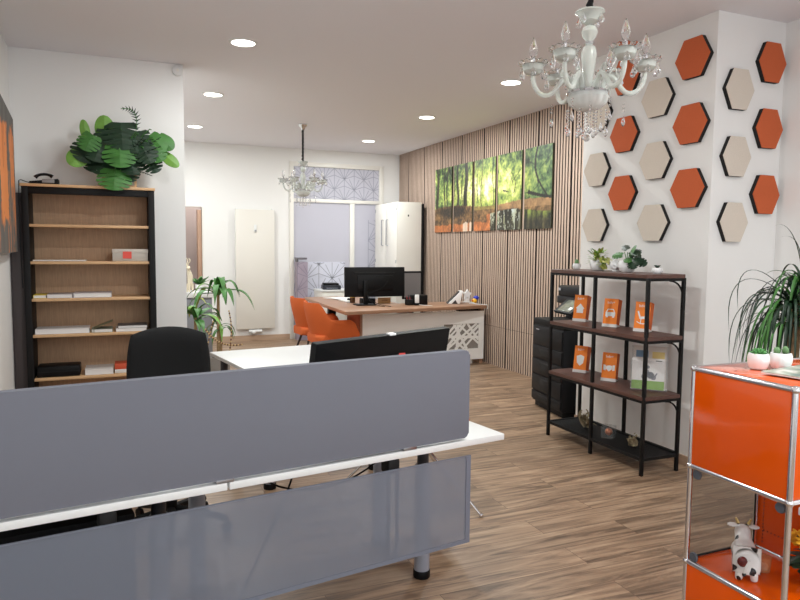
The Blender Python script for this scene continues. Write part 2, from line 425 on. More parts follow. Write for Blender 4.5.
# ------------------------------------------------------------------ chandeliers
def crystal(p, l=.045, r=.012):
    return MB().lathe([(0, 0), (r*.25, -l*.2), (r*.9, -l*.6), (r, -l*.78), (r*.6, -l*.95), (0, -l)], 8, p).tube([(p[0], p[1], p[2]+.012), p], .0015, 4)
def make_chandelier(label, loc, rz):
    t = thing('chandelier', label, 'chandelier', loc, rz, 'glass chandeliers')
    MB().lathe([(0, 0), (.052, 0), (.056, -.012), (.048, -.03), (.03, -.05), (.02, -.075), (0, -.08)], 28).build('canopy', M_chrome, t)
    mb = MB(); zz = [-.07-.40*i/28 for i in range(29)]
    mb.tube([(0.004*sin(i*1.9), .004*cos(i*2.3), z) for i, z in enumerate(zz)], [.013+.003*((i*7) % 3-1) for i in range(29)], 12)
    mb.build('cord_sleeve', mat('black_velvet', (10, 10, 11), .95), t)
    MB().lathe([(.012, -.415), (.062, -.432), (.075, -.428), (.078, -.436), (.06, -.452), (.05, -.48), (.02, -.497), (0, -.497)], 32).build('crown_dish', M_milk, t)
    MB().lathe([(.012, -.497), (.034, -.51), (.044, -.535), (.034, -.565), (.016, -.585), (.022, -.592), (.016, -.6),
                (.034, -.615), (.042, -.65), (.036, -.70), (.024, -.77), (.022, -.82), (.03, -.85)], 28).build('column', M_milk, t)
    MB().lathe([(.018, -.584), (.026, -.59), (.026, -.596), (.018, -.602)], 24).build('neck_ring', M_chrome, t)
    MB().lathe([(.03, -.832), (.095, -.838), (.112, -.846), (.114, -.856), (.10, -.86)], 32).build('metal_collar', M_chrome, t)
    MB().lathe([(.10, -.858), (.108, -.876), (.098, -.908), (.066, -.934), (.024, -.946), (0, -.948)], 96).build('bowl', mat('ribbed_opal_glass', (226, 230, 226), .15, trans=.2), t)
    for v_ in bpy.data.objects['bowl'].data.vertices:
        k_ = 1+.035*abs(cos(8*math.atan2(v_.co.y, v_.co.x))); v_.co.x *= k_; v_.co.y *= k_
    for k in range(6):
        a = k*PI/3; ca, sa = cos(a), sin(a)
        def P(r, z, s=0.): return (r*ca-s*sa, r*sa+s*ca, z)
        pts = bez(P(.07, -.85), P(.10, -.70), P(.14, -.79), P(.18, -.838), 8)[:-1] + bez(P(.18, -.838), P(.22, -.885), P(.297, -.85), P(.295, -.745), 9)
        arm = MB().tube(pts, [.015-.003*i/len(pts) for i in range(len(pts))], 10).build('arm', M_milk, t)
        c = P(.295, -.745)
        MB().lathe([(.014, -.006), (.038, .0), (.054, .018), (.056, .038), (.060, .046), (.062, .052), (.050, .05), (.03, .044), (0, .044)], 24, c).build('drip_dish', M_milk, arm)
        rim = MB().lathe([(.058, .044), (.072, .050), (.082, .060), (.079, .064), (.068, .055), (.058, .050)], 48, c)
        for v_ in rim.bm.verts:
            dx, dy = v_.co.x-c[0], v_.co.y-c[1]; q = math.hypot(dx, dy); v_.co.z += .005*cos(12*math.atan2(dy, dx))*max(0, (q-.058)/.024)
        rim.build('scalloped_rim', M_cryst, arm)
        MB().lathe([(.011, .04), (.012, .085), (.009, .088), (0, .088)], 14, c).build('socket', M_chrome, arm)
        MB().lathe([(.010, .086), (.020, .106), (.023, .126), (.017, .152), (.007, .182), (0, .195)], 14, c).build('candle_bulb', M_cryst, arm)
        for j in range(6):
            b2 = j*PI/3+.5
            crystal((c[0]+.068*cos(b2), c[1]+.068*sin(b2), c[2]+.034), .058, .015).build('crystal_drop', M_cryst, arm)
        ch = MB(); p = P(.19, -.90)
        for j in range(3): ch.ball((p[0], p[1], p[2]-.012-.018*j), .007, 8)
        ch.lathe([(0, -.07), (.004, -.08), (.011, -.11), (.006, -.125), (0, -.13)], 8, p)
        ch.build('crystal_chain', M_cryst, arm)
        sc2 = MB().tube(bez(P(.075, -.82), P(.12, -.72), P(.15, -.70), P(.145, -.76), 8), .006, 8).build('scroll', M_milk, arm)
    for k in range(8):
        a = k*2*PI/8+.3; mb = MB(); x, y = (.10 if k % 2 else .06)*cos(a), (.10 if k % 2 else .06)*sin(a)
        for j in range(5): mb.ball((x, y, -.94-.017*j), .007, 8)
        mb.lathe([(0, -1.02), (.005, -1.028), (.014, -1.058), (.008, -1.075), (0, -1.08)], 8, (x, y, 0)).tube([(x, y, -.9), (x, y, -1.03)], .0014, 4)
        mb.build('crystal_pendant', M_cryst, t)
    mb = MB()
    for j in range(7): mb.ball((0, 0, -.95-.017*j), .007, 8)
    mb.ball((0, 0, -1.085), .019, 10); mb.tube([(0, 0, -.93), (0, 0, -1.08)], .0014, 4); mb.build('centre_crystal', M_cryst, t)
    for k in range(4):
        a = k*PI/2+.4; crystal((.068*cos(a), .068*sin(a), -.446), .055, .016).build('crown_crystal', M_cryst, t)
    S = Matrix.Translation((0, 0, -.43)) @ Matrix.Diagonal((.84, .84, .86, 1)) @ Matrix.Translation((0, 0, .382))
    for o in [c for c in bpy.data.objects if c.parent == t and not c.name.startswith(('canopy', 'cord_sleeve'))]:
        o.data.transform(S)
        for g in [c for c in bpy.data.objects if c.parent == o]: g.data.transform(S)
    return t
ch = make_chandelier('large clear and milky glass chandelier hanging nearest, in front of the orange hexagons', (1.993, 2.572, HCEIL), R(-91.4))
clone(ch, 'small looking milky glass chandelier hanging far back before the glazed door', (2.19, 8.50, HCEIL), R(-70))

# ------------------------------------------------------------------ bookcase and what is on it
BX0, BX1, BY0, BY1, BZ = -.675, .277, 5.87, YS-.004, 1.957
t = thing('bookcase', 'tall open bookcase with black frame and oak shelves against the white wall', 'bookcase', (0, 0, 0))
B(BX0+.02, BX1-.02, BY1-.012, BY1, .02, BZ-.03).build('back_panel', M_oakback, t)
RB(BX0, BX0+.046, BY0, BY1, 0, BZ-.022, .003).build('side_panel', M_black, t)
RB(BX1-.048, BX1, BY0, BY1, 0, BZ-.022, .003).build('side_panel', M_black, t)
RB(BX0+.046, BX1-.048, BY0+.004, BY0+.05, BZ-.075, BZ-.022, .003).build('top_rail', M_black, t)
RB(BX0-.008, BX1+.006, BY0-.01, BY1, BZ-.022, BZ, .004).build('top_board', M_oak, t)
RB(XL+.004, BX0-.002, BY0+.05, BY0+.075, 0, BZ-.07, .003).build('gap_strip', mat('brown_black_strip', (70, 62, 62), .6), t)  # dark brown strip set in the gap between bookcase and left wall
SH = [1.65, 1.362, 1.073, .79, .447, .17]
for z in SH: RB(BX0+.046, BX1-.048, BY0+.012, BY1-.012, z-.022, z, .002).build('shelf', M_oak, t)
B(BX0+.046, BX1-.048, BY0+.02, BY1-.012, .02, .15).build('plinth', M_black, t)

def flat(name, label, cat, x0, x1, z0, h, col, y0=5.9, d=.2, rz=0, group=None, name2='cover'):
    cx = (x0+x1)/2; wd = x1-x0
    t = thing(name, label, cat, (cx, y0+d/2, z0), rz, group)
    B(-wd/2+.003, wd/2-.003, -d/2+.003, d/2, .002, h-.002).build('pages', M_paper, t)
    c = MB(); c.box(-wd/2, wd/2, -d/2, d/2, 0, .002).box(-wd/2, wd/2, -d/2, d/2, h-.002, h).box(-wd/2, -wd/2+.003, -d/2, d/2, .002, h-.002)
    c.build(name2, mat('cover_%d_%d_%d' % col, col, .5), t); return t
# box file and thin papers on the second shelf
t = thing('box_file', 'pale grey storage box with red label on the bookcase', 'box', (.086, 6.0, SH[1]))
RB(-.134, .134, -.1, .1, 0, .068, .003).build('box', mat('grey_board', (188, 180, 170), .7), t)
RB(-.136, .136, -.102, .102, .066, .098, .003).build('lid', mat('pale_grey_board', (200, 192, 182), .7), t)
B(-.056, .01, -.1045, -.1022, .022, .078).build('label', mat('red_label', (232, 84, 70), .5), t)
flat('paper_stack', 'thin stack of papers lying on the shelf left of the grey box', 'papers', -.615, -.24, SH[1], .012, (196, 178, 160))
flat('folder', 'thin yellow folder at the left end of the third bookcase shelf', 'folder', -.62, -.53, SH[2], .026, (226, 200, 60))
flat('magazine', 'grey magazine stack beside the yellow folder on the bookcase', 'magazine', -.525, -.345, SH[2], .030, (176, 170, 172))
flat('magazine', 'stack of pale mauve magazines at the middle of the third shelf', 'magazine', -.338, -.06, SH[2], .036, (190, 184, 190))
flat('paper_stack', 'wide stack of white papers at the left end of the fourth shelf', 'papers', -.615, -.23, SH[3], .040, (216, 214, 214))
b_ = flat('booklet', 'open green booklet standing half open in the middle of the fourth shelf', 'booklet', -.215, -.06, SH[3], .026, (150, 156, 140))
MB().poly([(-.06, -.1, .03), (.08, -.1, .085), (.08, .08, .085), (-.06, .08, .03)]).box(-.062, -.058, -.1, .08, .0, .03).build('raised_cover', mat('olive_cover', (120, 122, 92), .5), b_)
flat('binder', 'thick white ring binder at the right end of the fourth shelf', 'binder', -.035, .2, SH[3], .026, (224, 222, 218))
flat('binder', 'white binder with dark edge lying on another binder, fourth shelf', 'binder', -.02, .205, SH[3]+.026, .022, (96, 92, 92), y0=5.905)
t = thing('laptop_case', 'flat black case at the left end of the lowest visible shelf', 'case', (-.46, 6.0, SH[4]))
RB(-.155, .155, -.1, .1, 0, .085, .012).build('case_body', M_blackp, t); B(-.15, .15, -.1008, -.0995, .04, .044).build('zip', M_dark, t)
flat('paper_stack', 'stack of white paper beside the black case on the lowest shelf', 'papers', -.27, -.06, SH[4], .050, (214, 210, 206))
t = thing('small_box', 'small red and white box beside the black chair on the lowest shelf', 'box', (.0, 6.0, SH[4]))
RB(-.05, .075, -.08, .08, 0, .03, .002).build('box_base', M_white, t); RB(-.05, .075, -.08, .08, .03, .075, .002).build('lid', mat('red_box', (206, 84, 52), .5), t)
# telephone on top
t = thing('telephone', 'black desk telephone on top of the bookcase at the left', 'telephone', (-.525, 6.0, BZ))
MB().prism([(-.1, 0), (.1, 0), (.1, .045), (-.1, .02)], .15).build('base', M_blackp, t).data.transform(frame((0, .075, 0), (1, 0, 0), (0, 0, 1)))
MB().tube(bez((-.06, -.05, .05), (-.04, -.05, .085), (.04, -.05, .085), (.06, -.05, .06), 8), [.016, .014, .011, .011, .011, .011, .011, .014, .016], 10).build('handset', M_blackgloss, t)
RB(-.01, .075, -.079, -.072, .012, .04, .002).build('display', mat('grey_display', (150, 150, 152), .3), t)
MB().tube([(-.095, .0, .01), (-.16, -.05, .03), (-.165, -.1, .02), (-.163, -.148, -.1), (-.163, -.149, -.4), (-.158, -.149, -.8)], .0035, 6).build('cable', M_blackp, t)

# --- leaf helpers
def monstera_leaf(mb, base, d, L, W, up=(0, 0, 1), fingers=5, droop=.25, split=.5):
    d = Vector(d).normalized(); up = Vector(up)
    sd = d.cross(up)
    if sd.length < .05: sd = d.cross(Vector((0, 1, 0)))
    sd.normalize(); nn = sd.cross(d).normalized(); base = Vector(base)
    def P(u, v):
        return base + d*(u*L) + sd*(v*W) - nn*(droop*L*(u*u)) - nn*(abs(v)*abs(v)*W*.35)
    n = fingers*6
    for sgn in (-1, 1):
        prev = None
        for i in range(n+1):
            u = i/n
            env = (max(0, sin(PI*min(1, (u*.86+.14))))**.55)*.5
            ph = (i % 6)
            if split and 3 < i < n-1 and ph == 0: env *= (1-split)
            elif split and ph == 3: env *= 1.04
            edge = P(min(1, u+.10*env - (.09 if u < .12 else 0)), sgn*env)
            mid = P(u*.98, 0)
            cur = (mb.v(mid), mb.v(edge))
            if prev: mb.f((prev[0], cur[0], cur[1], prev[1]))
            prev = cur
def plain_leaf(mb, base, d, L, W, up=(0, 0, 1), droop=.25):
    monstera_leaf(mb, base, d, L, W, up, 3, droop, 0)
def fern_leaf(mb, base, d, L, W, droop=.3, n=12):
    d = Vector(d).normalized(); sd = d.cross(Vector((0, 0, 1)))
    if sd.length < .05: sd = Vector((1, 0, 0))
    sd.normalize(); nn = sd.cross(d).normalized(); base = Vector(base)
    Q = [base+d*(L*i/n)-nn*(droop*L*(i/n)**2) for i in range(n+1)]
    mb.tube(Q, .0025, 5)
    for i in range(1, n):
        wv = W*sin(PI*(i+1)/(n+2)); tdir = (Q[i+1]-Q[i]).normalized()
        for s in (-1, 1):
            e = Q[i]+sd*s*wv+tdir*wv*.5-nn*wv*.2
            mb.poly([Q[i]-tdir*.006, Q[i]+tdir*.006, e])
# --- monstera
PC = Vector((.02, 6.0, BZ))
t = thing('monstera_plant', 'bushy monstera and fern arrangement on top of the bookcase', 'potted plant', PC)
mb = MB(); mb.rbox(-.11, .11, -.09, .09, .012, .15, .004); mb.build('planter', mat('pale_planter', (214, 206, 190), .6), t)
mb = MB()
for sx in (-1, 1):
    for sy in (-1, 1): mb.box(sx*.118-.009, sx*.118+.009, sy*.098-.009, sy*.098+.009, 0, .19)
mb.box(-.118, .118, -.105, -.093, .0, .014); mb.box(-.118, .118, .093, .105, .0, .014)
mb.build('wooden_stand', M_oak, t)
B(-.105, .105, -.085, .085, .142, .152).build('soil', M_soil, t)
st = MB(); lf = MB()
rnd = random.Random(3)
def mleaf(tip, L, W, mi, kind, face=(0, -1, .25), root=(0, 0, .15)):
    """leaf whose centre sits at tip (x right, z up, y toward room negative)"""
    tip = Vector((tip[0]*.80+.02, tip[1]-.03, tip[2]*.86+.05)); root = Vector(root)+Vector((tip.x*.15, tip.y*.2, 0))
    st.tube(bez(root, root+Vector((0, 0, .12)), tip+Vector((0, 0, .05)), tip, 8), .004, 6)
    d = (tip-root); d = Vector((d.x, -.25, -.35 if kind != 'f' else d.z*.5))
    if kind == 'u': d = Vector((tip.x*.5, -.1, .8))
    lf.mi = mi
    if kind == 'm': monstera_leaf(lf, tip-d.normalized()*L*.3, d, L, W, face, 5, .15, .66)
    elif kind == 'u' : plain_leaf(lf, tip-d.normalized()*L*.4, d, L, W, face, .15)
    elif kind == 'p': plain_leaf(lf, tip-d.normalized()*L*.3, Vector((d.x, -.2, -.25)), L, W, face, .2)
    elif kind == 'f': fern_leaf(lf, root, tip-root, (tip-root).length, W, .25)
LV = [((-.02, -.14, .27), .22, .26, 1, 'm'), ((-.07, -.16, .04), .19, .26, 1, 'm'), ((-.20, -.10, .30), .2, .25, 0, 'm'), ((-.30, -.08, .29), .2, .24, 0, 'm'),
      ((.00, -.06, .47), .26, .30, 0, 'm'), ((-.12, -.05, .42), .2, .22, 0, 'm'), ((.10, -.08, .40), .2, .24, 0, 'm'), ((-.16, -.08, .18), .2, .24, 0, 'm'),
      ((.08, -.12, .18), .18, .2, 0, 'm'), ((.05, -.1, .1), .16, .18, 0, 'm'), ((-.36, -.10, .22), .18, .16, 2, 'p'), ((-.15, -.02, .46), .2, .15, 2, 'u'),
      ((-.33, .0, .44), .16, .075, 2, 'u'), ((.30, -.06, .40), .18, .16, 1, 'p'), ((.38, -.05, .40), .16, .14, 1, 'p'), ((.30, -.10, .30), .17, .18, 1, 'm'), ((.20, -.13, .30), .2, .2, 0, 'm'),
      ((.42, -.06, .24), .17, .10, 2, 'p'), ((.26, -.08, .2), .17, .17, 0, 'm'), ((.14, -.02, .30), .2, .2, 0, 'm'), ((-.05, -.02, .25), .2, .24, 0, 'm'), ((-.24, -.02, .2), .18, .2, 0, 'm'),
      ((-.28, -.1, .36), .16, .18, 1, 'm'), ((.06, -.05, .3), .2, .22, 0, 'm'), ((.18, -.05, .42), .18, .2, 0, 'm')]
for a in LV: mleaf(*a)
for tip in ((.16, -.10, .43), (.28, -.1, .48), (.24, -.14, .36), (.28, -.1, .30), (.32, -.08, .17), (.28, -.1, .12), (.14, -.12, .44), (.3, -.12, .4)):
    mleaf(tip, .2, .06, 0, 'f')
lf.mi = 0
q = bez((.06, -.03, .2), (.16, -.05, .5), (.18, -.06, .66), (.02, -.08, .62), 16)
for i in range(4, 16):
    p = q[i]; tdir = (q[i+1 if i < 16 else i]-q[i]).normalized() if i < 16 else Vector((1, 0, 0))
    for s in (-1, 1):
        nn = Vector((tdir.z, 0, -tdir.x))*s
        lf.poly([p-tdir*.008, p+tdir*.008, p+nn*.04*sin(PI*(i-2)/15)+tdir*.02])
st.tube(q, .003, 6)
lf.build('foliage', [M_g1, M_g2, M_g3], t, 60); st.build('stems', M_g2, t)

# ------------------------------------------------------------------ painting on the left wall
PW, PH = 1.35, .985
t = thing('painting', 'large grey canvas with flaking orange shape hanging on the left wall', 'painting', (-.709, 5.845, 1.436), R(3.1))
RB(-.035, 0, -PW, 0, 0, PH, .002).build('canvas', mat('grey_canvas', (104, 98, 94), .8, var=.12, scale=30), t)
bm = bmesh.new(); nu, nv = 90, 70; me = bpy.data.meshes.new('artwork')
from mathutils import noise
def fbm(x, y, z=0, o=4):
    s, a, f_ = 0, .5, 1
    for _ in range(o): s += a*noise.noise(Vector((x*f_, y*f_, z))); a *= .5; f_ *= 2.1
    return s
cols = []; V = {}
for i in range(nu+1):
    for j in range(nv+1): V[i, j] = bm.verts.new((.0012, -PW*i/nu, PH*j/nv))
for i in range(nu):
    for j in range(nv): bm.faces.new((V[i, j], V[i+1, j], V[i+1, j+1], V[i, j+1]))
bm.to_mesh(me); bm.free()
ca = me.color_attributes.new('Col', 'FLOAT_COLOR', 'POINT')
for k, vx in enumerate(me.vertices):
    y, z = -vx.co.y, vx.co.z
    n = fbm(y*6, z*1.6, 2.0)+.25*fbm(y*25, z*5, 5)
    # orange figure streaks near the far edge and further in
    rag = .10*fbm(y*3, z*9, 4)+.05*fbm(y*30, z*30, 9)
    inside = (.07+rag < y < .40+.25*max(0, z-.6)+rag and .42+.35*abs(y-.22)+1.5*rag < z < .90-.25*abs(y-.2)+rag)
    drip = z < .55 and fbm(y*16, z*1.1, 2.0)+.2*fbm(y*40, z*8, 5) > .16-.10*z+(.1 if y < .06 else 0) and y > .05
    far_blob = .62+rag < y < 1.15+rag and .2 < z+rag < .85
    if inside or drip or far_blob:
        c = (224, 138, 78) if n > -.12 else (204, 116, 58)
        if fbm(y*22, z*22, 3) > .34: c = (96, 82, 72)
    else:
        g = 98+int(36*n); c = (g+3, g, g-4)
    ca.data[k].color = (*lin(c), 1)
me.materials.append(vcol('painted_artwork', .7))
o = bpy.data.objects.new('artwork', me); C.objects.link(o); o.parent = t

# ------------------------------------------------------------------ front desks, screen, modesty panel
A9 = R(8.9); DX, DY = 1.485, 2.397
def on_desk(u, v, z=0):
    """u along the front edge leftward from the right end, v into the room"""
    return (DX-u*cos(A9)-v*sin(A9), DY-u*sin(A9)+v*cos(A9), z)
ZT = .72
def round_leg(t, x, y, top):
    l = MB().lathe([(.034, 0), (.034, .03), (.035, .032), (.035, .52), (.033, .525)], 24, (x, y, 0)).build('leg', M_leg, t)
    MB().lathe([(.026, .52), (.026, top), (.0, top)], 20, (x, y, 0)).build('inner_column', M_legd, l)
    MB().lathe([(.037, 0), (.0385, .004), (.0385, .032), (.036, .036)], 24, (x, y, 0)).build('foot_cap', M_blackp, l)
def desk(label, u0, length, depth, legs):
    t = thing('desk', label, 'desk', on_desk(u0, 0), A9, 'white office desks')
    RB(-length, -.003, 0, depth, ZT-.026, ZT, .003).build('desk_top', M_white, t)
    MB().rbox(-length+.12, -.12, .52, .58, ZT-.075, ZT-.026, .003).build('beam', M_legd, t)
    for x, y in legs:
        round_leg(t, x, y, ZT-.026)
    return t
desk('white topped front desk at the right, its bare corner sticking out past the grey screen', 0, 1.178, .80, ((-.19, .335), (-.19, .72), (-1.1, .72)))
desk('white topped front desk at the left, behind the grey screen by the black chair', 1.182, .93, .80, ((-.155, .335), (-.86, .335), (-.86, .72)))
# black pedestal below the left desk
t = thing('drawer_pedestal', 'black drawer pedestal under the left front desk', 'pedestal', on_desk(1.44, .20), A9)
RB(-.45, 0, 0, .48, .06, .60, .005).build('body', M_blackp, t)
for z in (.07, .245, .42):
    d = RB(-.44, -.01, .48, .495, z, z+.165, .003).build('drawer', M_blackp, t)
    RB(-.28, -.17, .495, .508, z+.09, z+.10, .002).build('handle', M_alu, d)
for x in (-.4, -.05):
    for y in (.06, .42): MB().ball((x, y, .03), .03, 12).tube([(x, y, .03), (x, y, .06)], .01, 8).build('castor', M_black, t)
# grey screen on the desk edge
t = thing('desk_screen', 'long grey fabric privacy screen standing along the front desk edge', 'privacy screen', on_desk(.193, -.002, ZT), A9)
mb = MB(); mb.M = frame((0, .036, 0), (1, 0, 0), (0, 0, 1))
mb.prism(rrect(-1.86, 0, .010, .367, .018), .036, .007, 3)
mb.build('fabric_panel', M_fabgrey, t)
for x in (-.28, -1.0, -1.7): RB(x-.03, x+.03, .0, .034, 0, .014, .002).build('bracket', M_alu, t)
# perforated metal panel below
t = thing('modesty_panel', 'translucent perforated grey metal panel hanging below the front desks', 'modesty panel', on_desk(.180, -.002, 0), A9)
B(-1.86, -.02, .002, .005, .305, .652).build('mesh_sheet', M_grid, t)
mb = MB(); mb.box(-1.86, 0, 0, .007, .29, .305).box(-1.86, 0, 0, .007, .652, .656).box(-.022, 0, 0, .007, .305, .652)
mb.build('rim', M_gridrim, t)
for x in (-.36, -1.37):
    bk = MB(); bk.box(x-.022, x-.017, .008, .028, .3, .64).box(x+.017, x+.022, .008, .028, .3, .64)
    bk.build('upright', M_gridrim, t)
    RB(x-.025, x+.025, .006, .07, .635, ZT-.027, .008).build('clamp', M_black, t)
# cables hanging under the desks
def cable(label, pts, r=.004, mt=None):
    o = MB().tube(pts, r, 7).build('cable', mt or M_blackp); tag(o, label, 'cable', 'desk cables'); return o
def D(u, v, z): return Vector(on_desk(u, v, z))
cable('black cable looping under the right end of the front desk', bez(D(.30, .3, .684), D(.28, .3, .58), D(.26, .28, .56), D(.1, .3, .684), 12), .005)
cable('thin grey cable lying on the bare right end of the desk', [D(.21, .16, ZT+.006), D(.15, .14, ZT+.006), D(.11, .15, ZT+.006), D(.12, .2, ZT+.006), D(.17, .22, ZT+.006), D(.24, .24, ZT+.006)], .003, mat('dark_grey_cable', (80, 86, 86), .5))
cable('black cable sagging in a long loop behind the perforated panel', bez(D(.30, .36, .66), D(.5, .4, .40), D(.9, .4, .44), D(1.02, .34, .69), 14), .004)
cable('pair of black cables dropping below the joint of the two front desks', bez(D(.78, .36, .69), D(.8, .36, .5), D(.95, .36, .3), D(1.06, .36, .05), 12), .004)
# the far return desk
def on_far(x, y): return (.60+x*cos(A9)+y*sin(A9), 5.041+x*sin(A9)-y*cos(A9))
fx, fy = on_far(0, 0)
t = thing('desk', 'white topped desk further back, its bare far end beside the black chair', 'desk', (fx, fy, 0), A9, 'white office desks')
RB(0, .9, -1.1, 0, ZT-.026, ZT, .003).build('desk_top', M_white, t)
for x, y in ((.08, -.08), (.82, -.08), (.08, -1.0), (.82, -1.0)): round_leg(t, x, y, ZT-.026)
RB(.1, .8, -.72, -.66, ZT-.075, ZT-.026, .003).build('beam', M_legd, t)

# ------------------------------------------------------------------ monitors
def monitor(name, label, loc, rz, wd, hg, zb, lean, mt=M_blackgloss, standx=0, thick=.03, group=None, arm=True):
    """back faces local -Y; screen faces +Y"""
    t = thing(name, label, 'monitor', loc, rz, group)
    Mx = Matrix.Translation((0, 0, zb)) @ Matrix.Rotation(lean, 4, 'X')
    mb = MB(); mb.M = Mx @ frame((0, thick/2, 0), (1, 0, 0), (0, 0, 1)); mb.prism(rrect(-wd/2, wd/2, 0, hg, .006), thick, .004, 2)
    mb.build('housing', mt, t)
    mb = MB(); mb.M = Mx; mb.rbox(-wd*.3, wd*.3, -thick/2-.012, -thick/2+.002, hg*.2, hg*.72, .008); hb = mb.build('back_bulge', mt, t)
    mb = MB(); mb.M = Mx; mb.box(-wd/2+.01, wd/2-.01, thick/2, thick/2+.001, .012, hg-.01); mb.build('screen', mat('screen_black', (14, 15, 18), .1), t)
    mb = MB(); mb.rbox(-.028+standx, .028+standx, -thick/2-.045, -thick/2-.014, .012, zb+hg*.55, .006); mb.build('stand_column', M_blackp, t)
    mb = MB(); mb.prism(rrect(-.13+standx, .13+standx, -.13, .10, .03), .012, .003, 2); mb.build('stand_base', M_blackp, t)
    return t, Mx
rz23 = R(23)
cm = Vector((1.078, 2.846, ZT))
mon, Mx = monitor('monitor', 'wide black monitor seen from behind above the grey desk screen', cm, rz23, .83, .362, .03, R(10), M_blackp, 0, .035)
text('logo', 'LG', .05, mat('faint_grey_print', (34, 34, 36), .5), mon, Mx @ frame((.045, -.0325, .255), (1, 0, 0), (0, 0, 1)))
mb = MB(); mb.M = Mx; mb.rbox(.0, .04, -.02, .008, .359, .368, .003); mb.build('bright_clip', M_potw, mon)
mb = MB(); mb.M = Mx; mb.poly([(.05, -.0335, .24), (.11, -.0335, .24), (.10, -.0335, .275), (.06, -.0335, .278)]); mb.box(.06, .10, -.034, -.0325, .215, .2385)
mb.build('red_note', mat('red_note_paper', (226, 76, 72), .6), mon)
# ------------------------------------------------------------------ black office chair
def office_chair():
    t = thing('office_chair', 'black fabric office chair with rounded back behind the grey screen', 'office chair', (.225, 3.62, 0), R(176))
    # local: sitter faces +Y
    bm_ = MB(); n = 16; rows = 14
    W = lambda s: .226*(1-.05*(1-s))*(1-.12*s**10)
    F = []; K = []
    for j in range(rows+1):
        b_ = -1+2*j/rows
        rowf, rowk = [], []
        for i in range(n+1):
            a = -1+2*i/n
            x = .226*a*(1-.06*(1-b_)/2)*(1-.52*b_*b_/2)**.5; z = .772+.275*b_*(1-.52*a*a/2)**.5
            yb = -.24-.07*(b_+1)/2-.03*cos(b_*PI/2)+.05*a*a
            e_ = .032*((1-a**8)*(1-b_**8))**.5
            rowf.append((x, yb+e_+.002, z)); rowk.append((x, yb-e_-.002, z))
        F.append([bm_.v(p) for p in rowf]); K.append([bm_.v(p) for p in rowk])
    for j in range(rows):
        for i in range(n):
            bm_.f((F[j][i], F[j][i+1], F[j+1][i+1], F[j+1][i])); bm_.f((K[j][i+1], K[j][i], K[j+1][i], K[j+1][i+1]))
    for j in range(rows):
        bm_.f((F[j][0], F[j+1][0], K[j+1][0], K[j][0])); bm_.f((F[j][n], K[j][n], K[j+1][n], F[j+1][n]))
    for i in range(n):
        bm_.f((F[0][i], K[0][i], K[0][i+1], F[0][i+1])); bm_.f((F[rows][i], F[rows][i+1], K[rows][i+1], K[rows][i]))
    bm_.build('backrest', M_fabblk, t, 70)
    mb = MB(); mb.M = Matrix.Translation((0, 0, .40)); mb.prism(rrect(-.24, .24, -.23, .24, .09, 7), .09, .03, 3); mb.build('seat', M_fabblk, t)
    MB().tube(bez((0, -.10, .38), (0, -.24, .38), (0, -.30, .42), (0, -.30, .62), 10), .022, 10).build('back_bar', M_blackp, t)
    MB().lathe([(.03, .10), (.03, .24), (.022, .245), (.022, .37), (.08, .375), (.08, .40), (0, .40)], 20).build('gas_lift', M_blackp, t)
    for sx in (-1, 1):
        MB().tube([(sx*.2, 0, .40), (sx*.28, 0, .42), (sx*.285, 0, .60)], .014, 8).rbox(sx*.285-.03, sx*.285+.03, -.12, .12, .60, .63, .01).build('armrest', M_blackp, t)
    for k in range(5):
        a = k*2*PI/5+.3; ca, sa = cos(a), sin(a)
        l = MB().tube([(.02*ca, .02*sa, .12), (.16*ca, .16*sa, .105), (.29*ca, .29*sa, .075)], [.026, .022, .016], 8).build('base_spoke', M_blackp, t)
        MB().lathe([(0, -.011), (.026, -.011), (.029, -.006), (.029, .006), (.026, .011), (0, .011)], 16, (.29*ca, .29*sa, .029), Matrix.Rotation(a, 4, 'Z') @ Matrix.Rotation(R(90), 4, 'X')).tube([(.29*ca, .29*sa, .03), (.29*ca, .29*sa, .078)], .008, 8).build('castor', M_blackp, l)
    return t
office_chair()

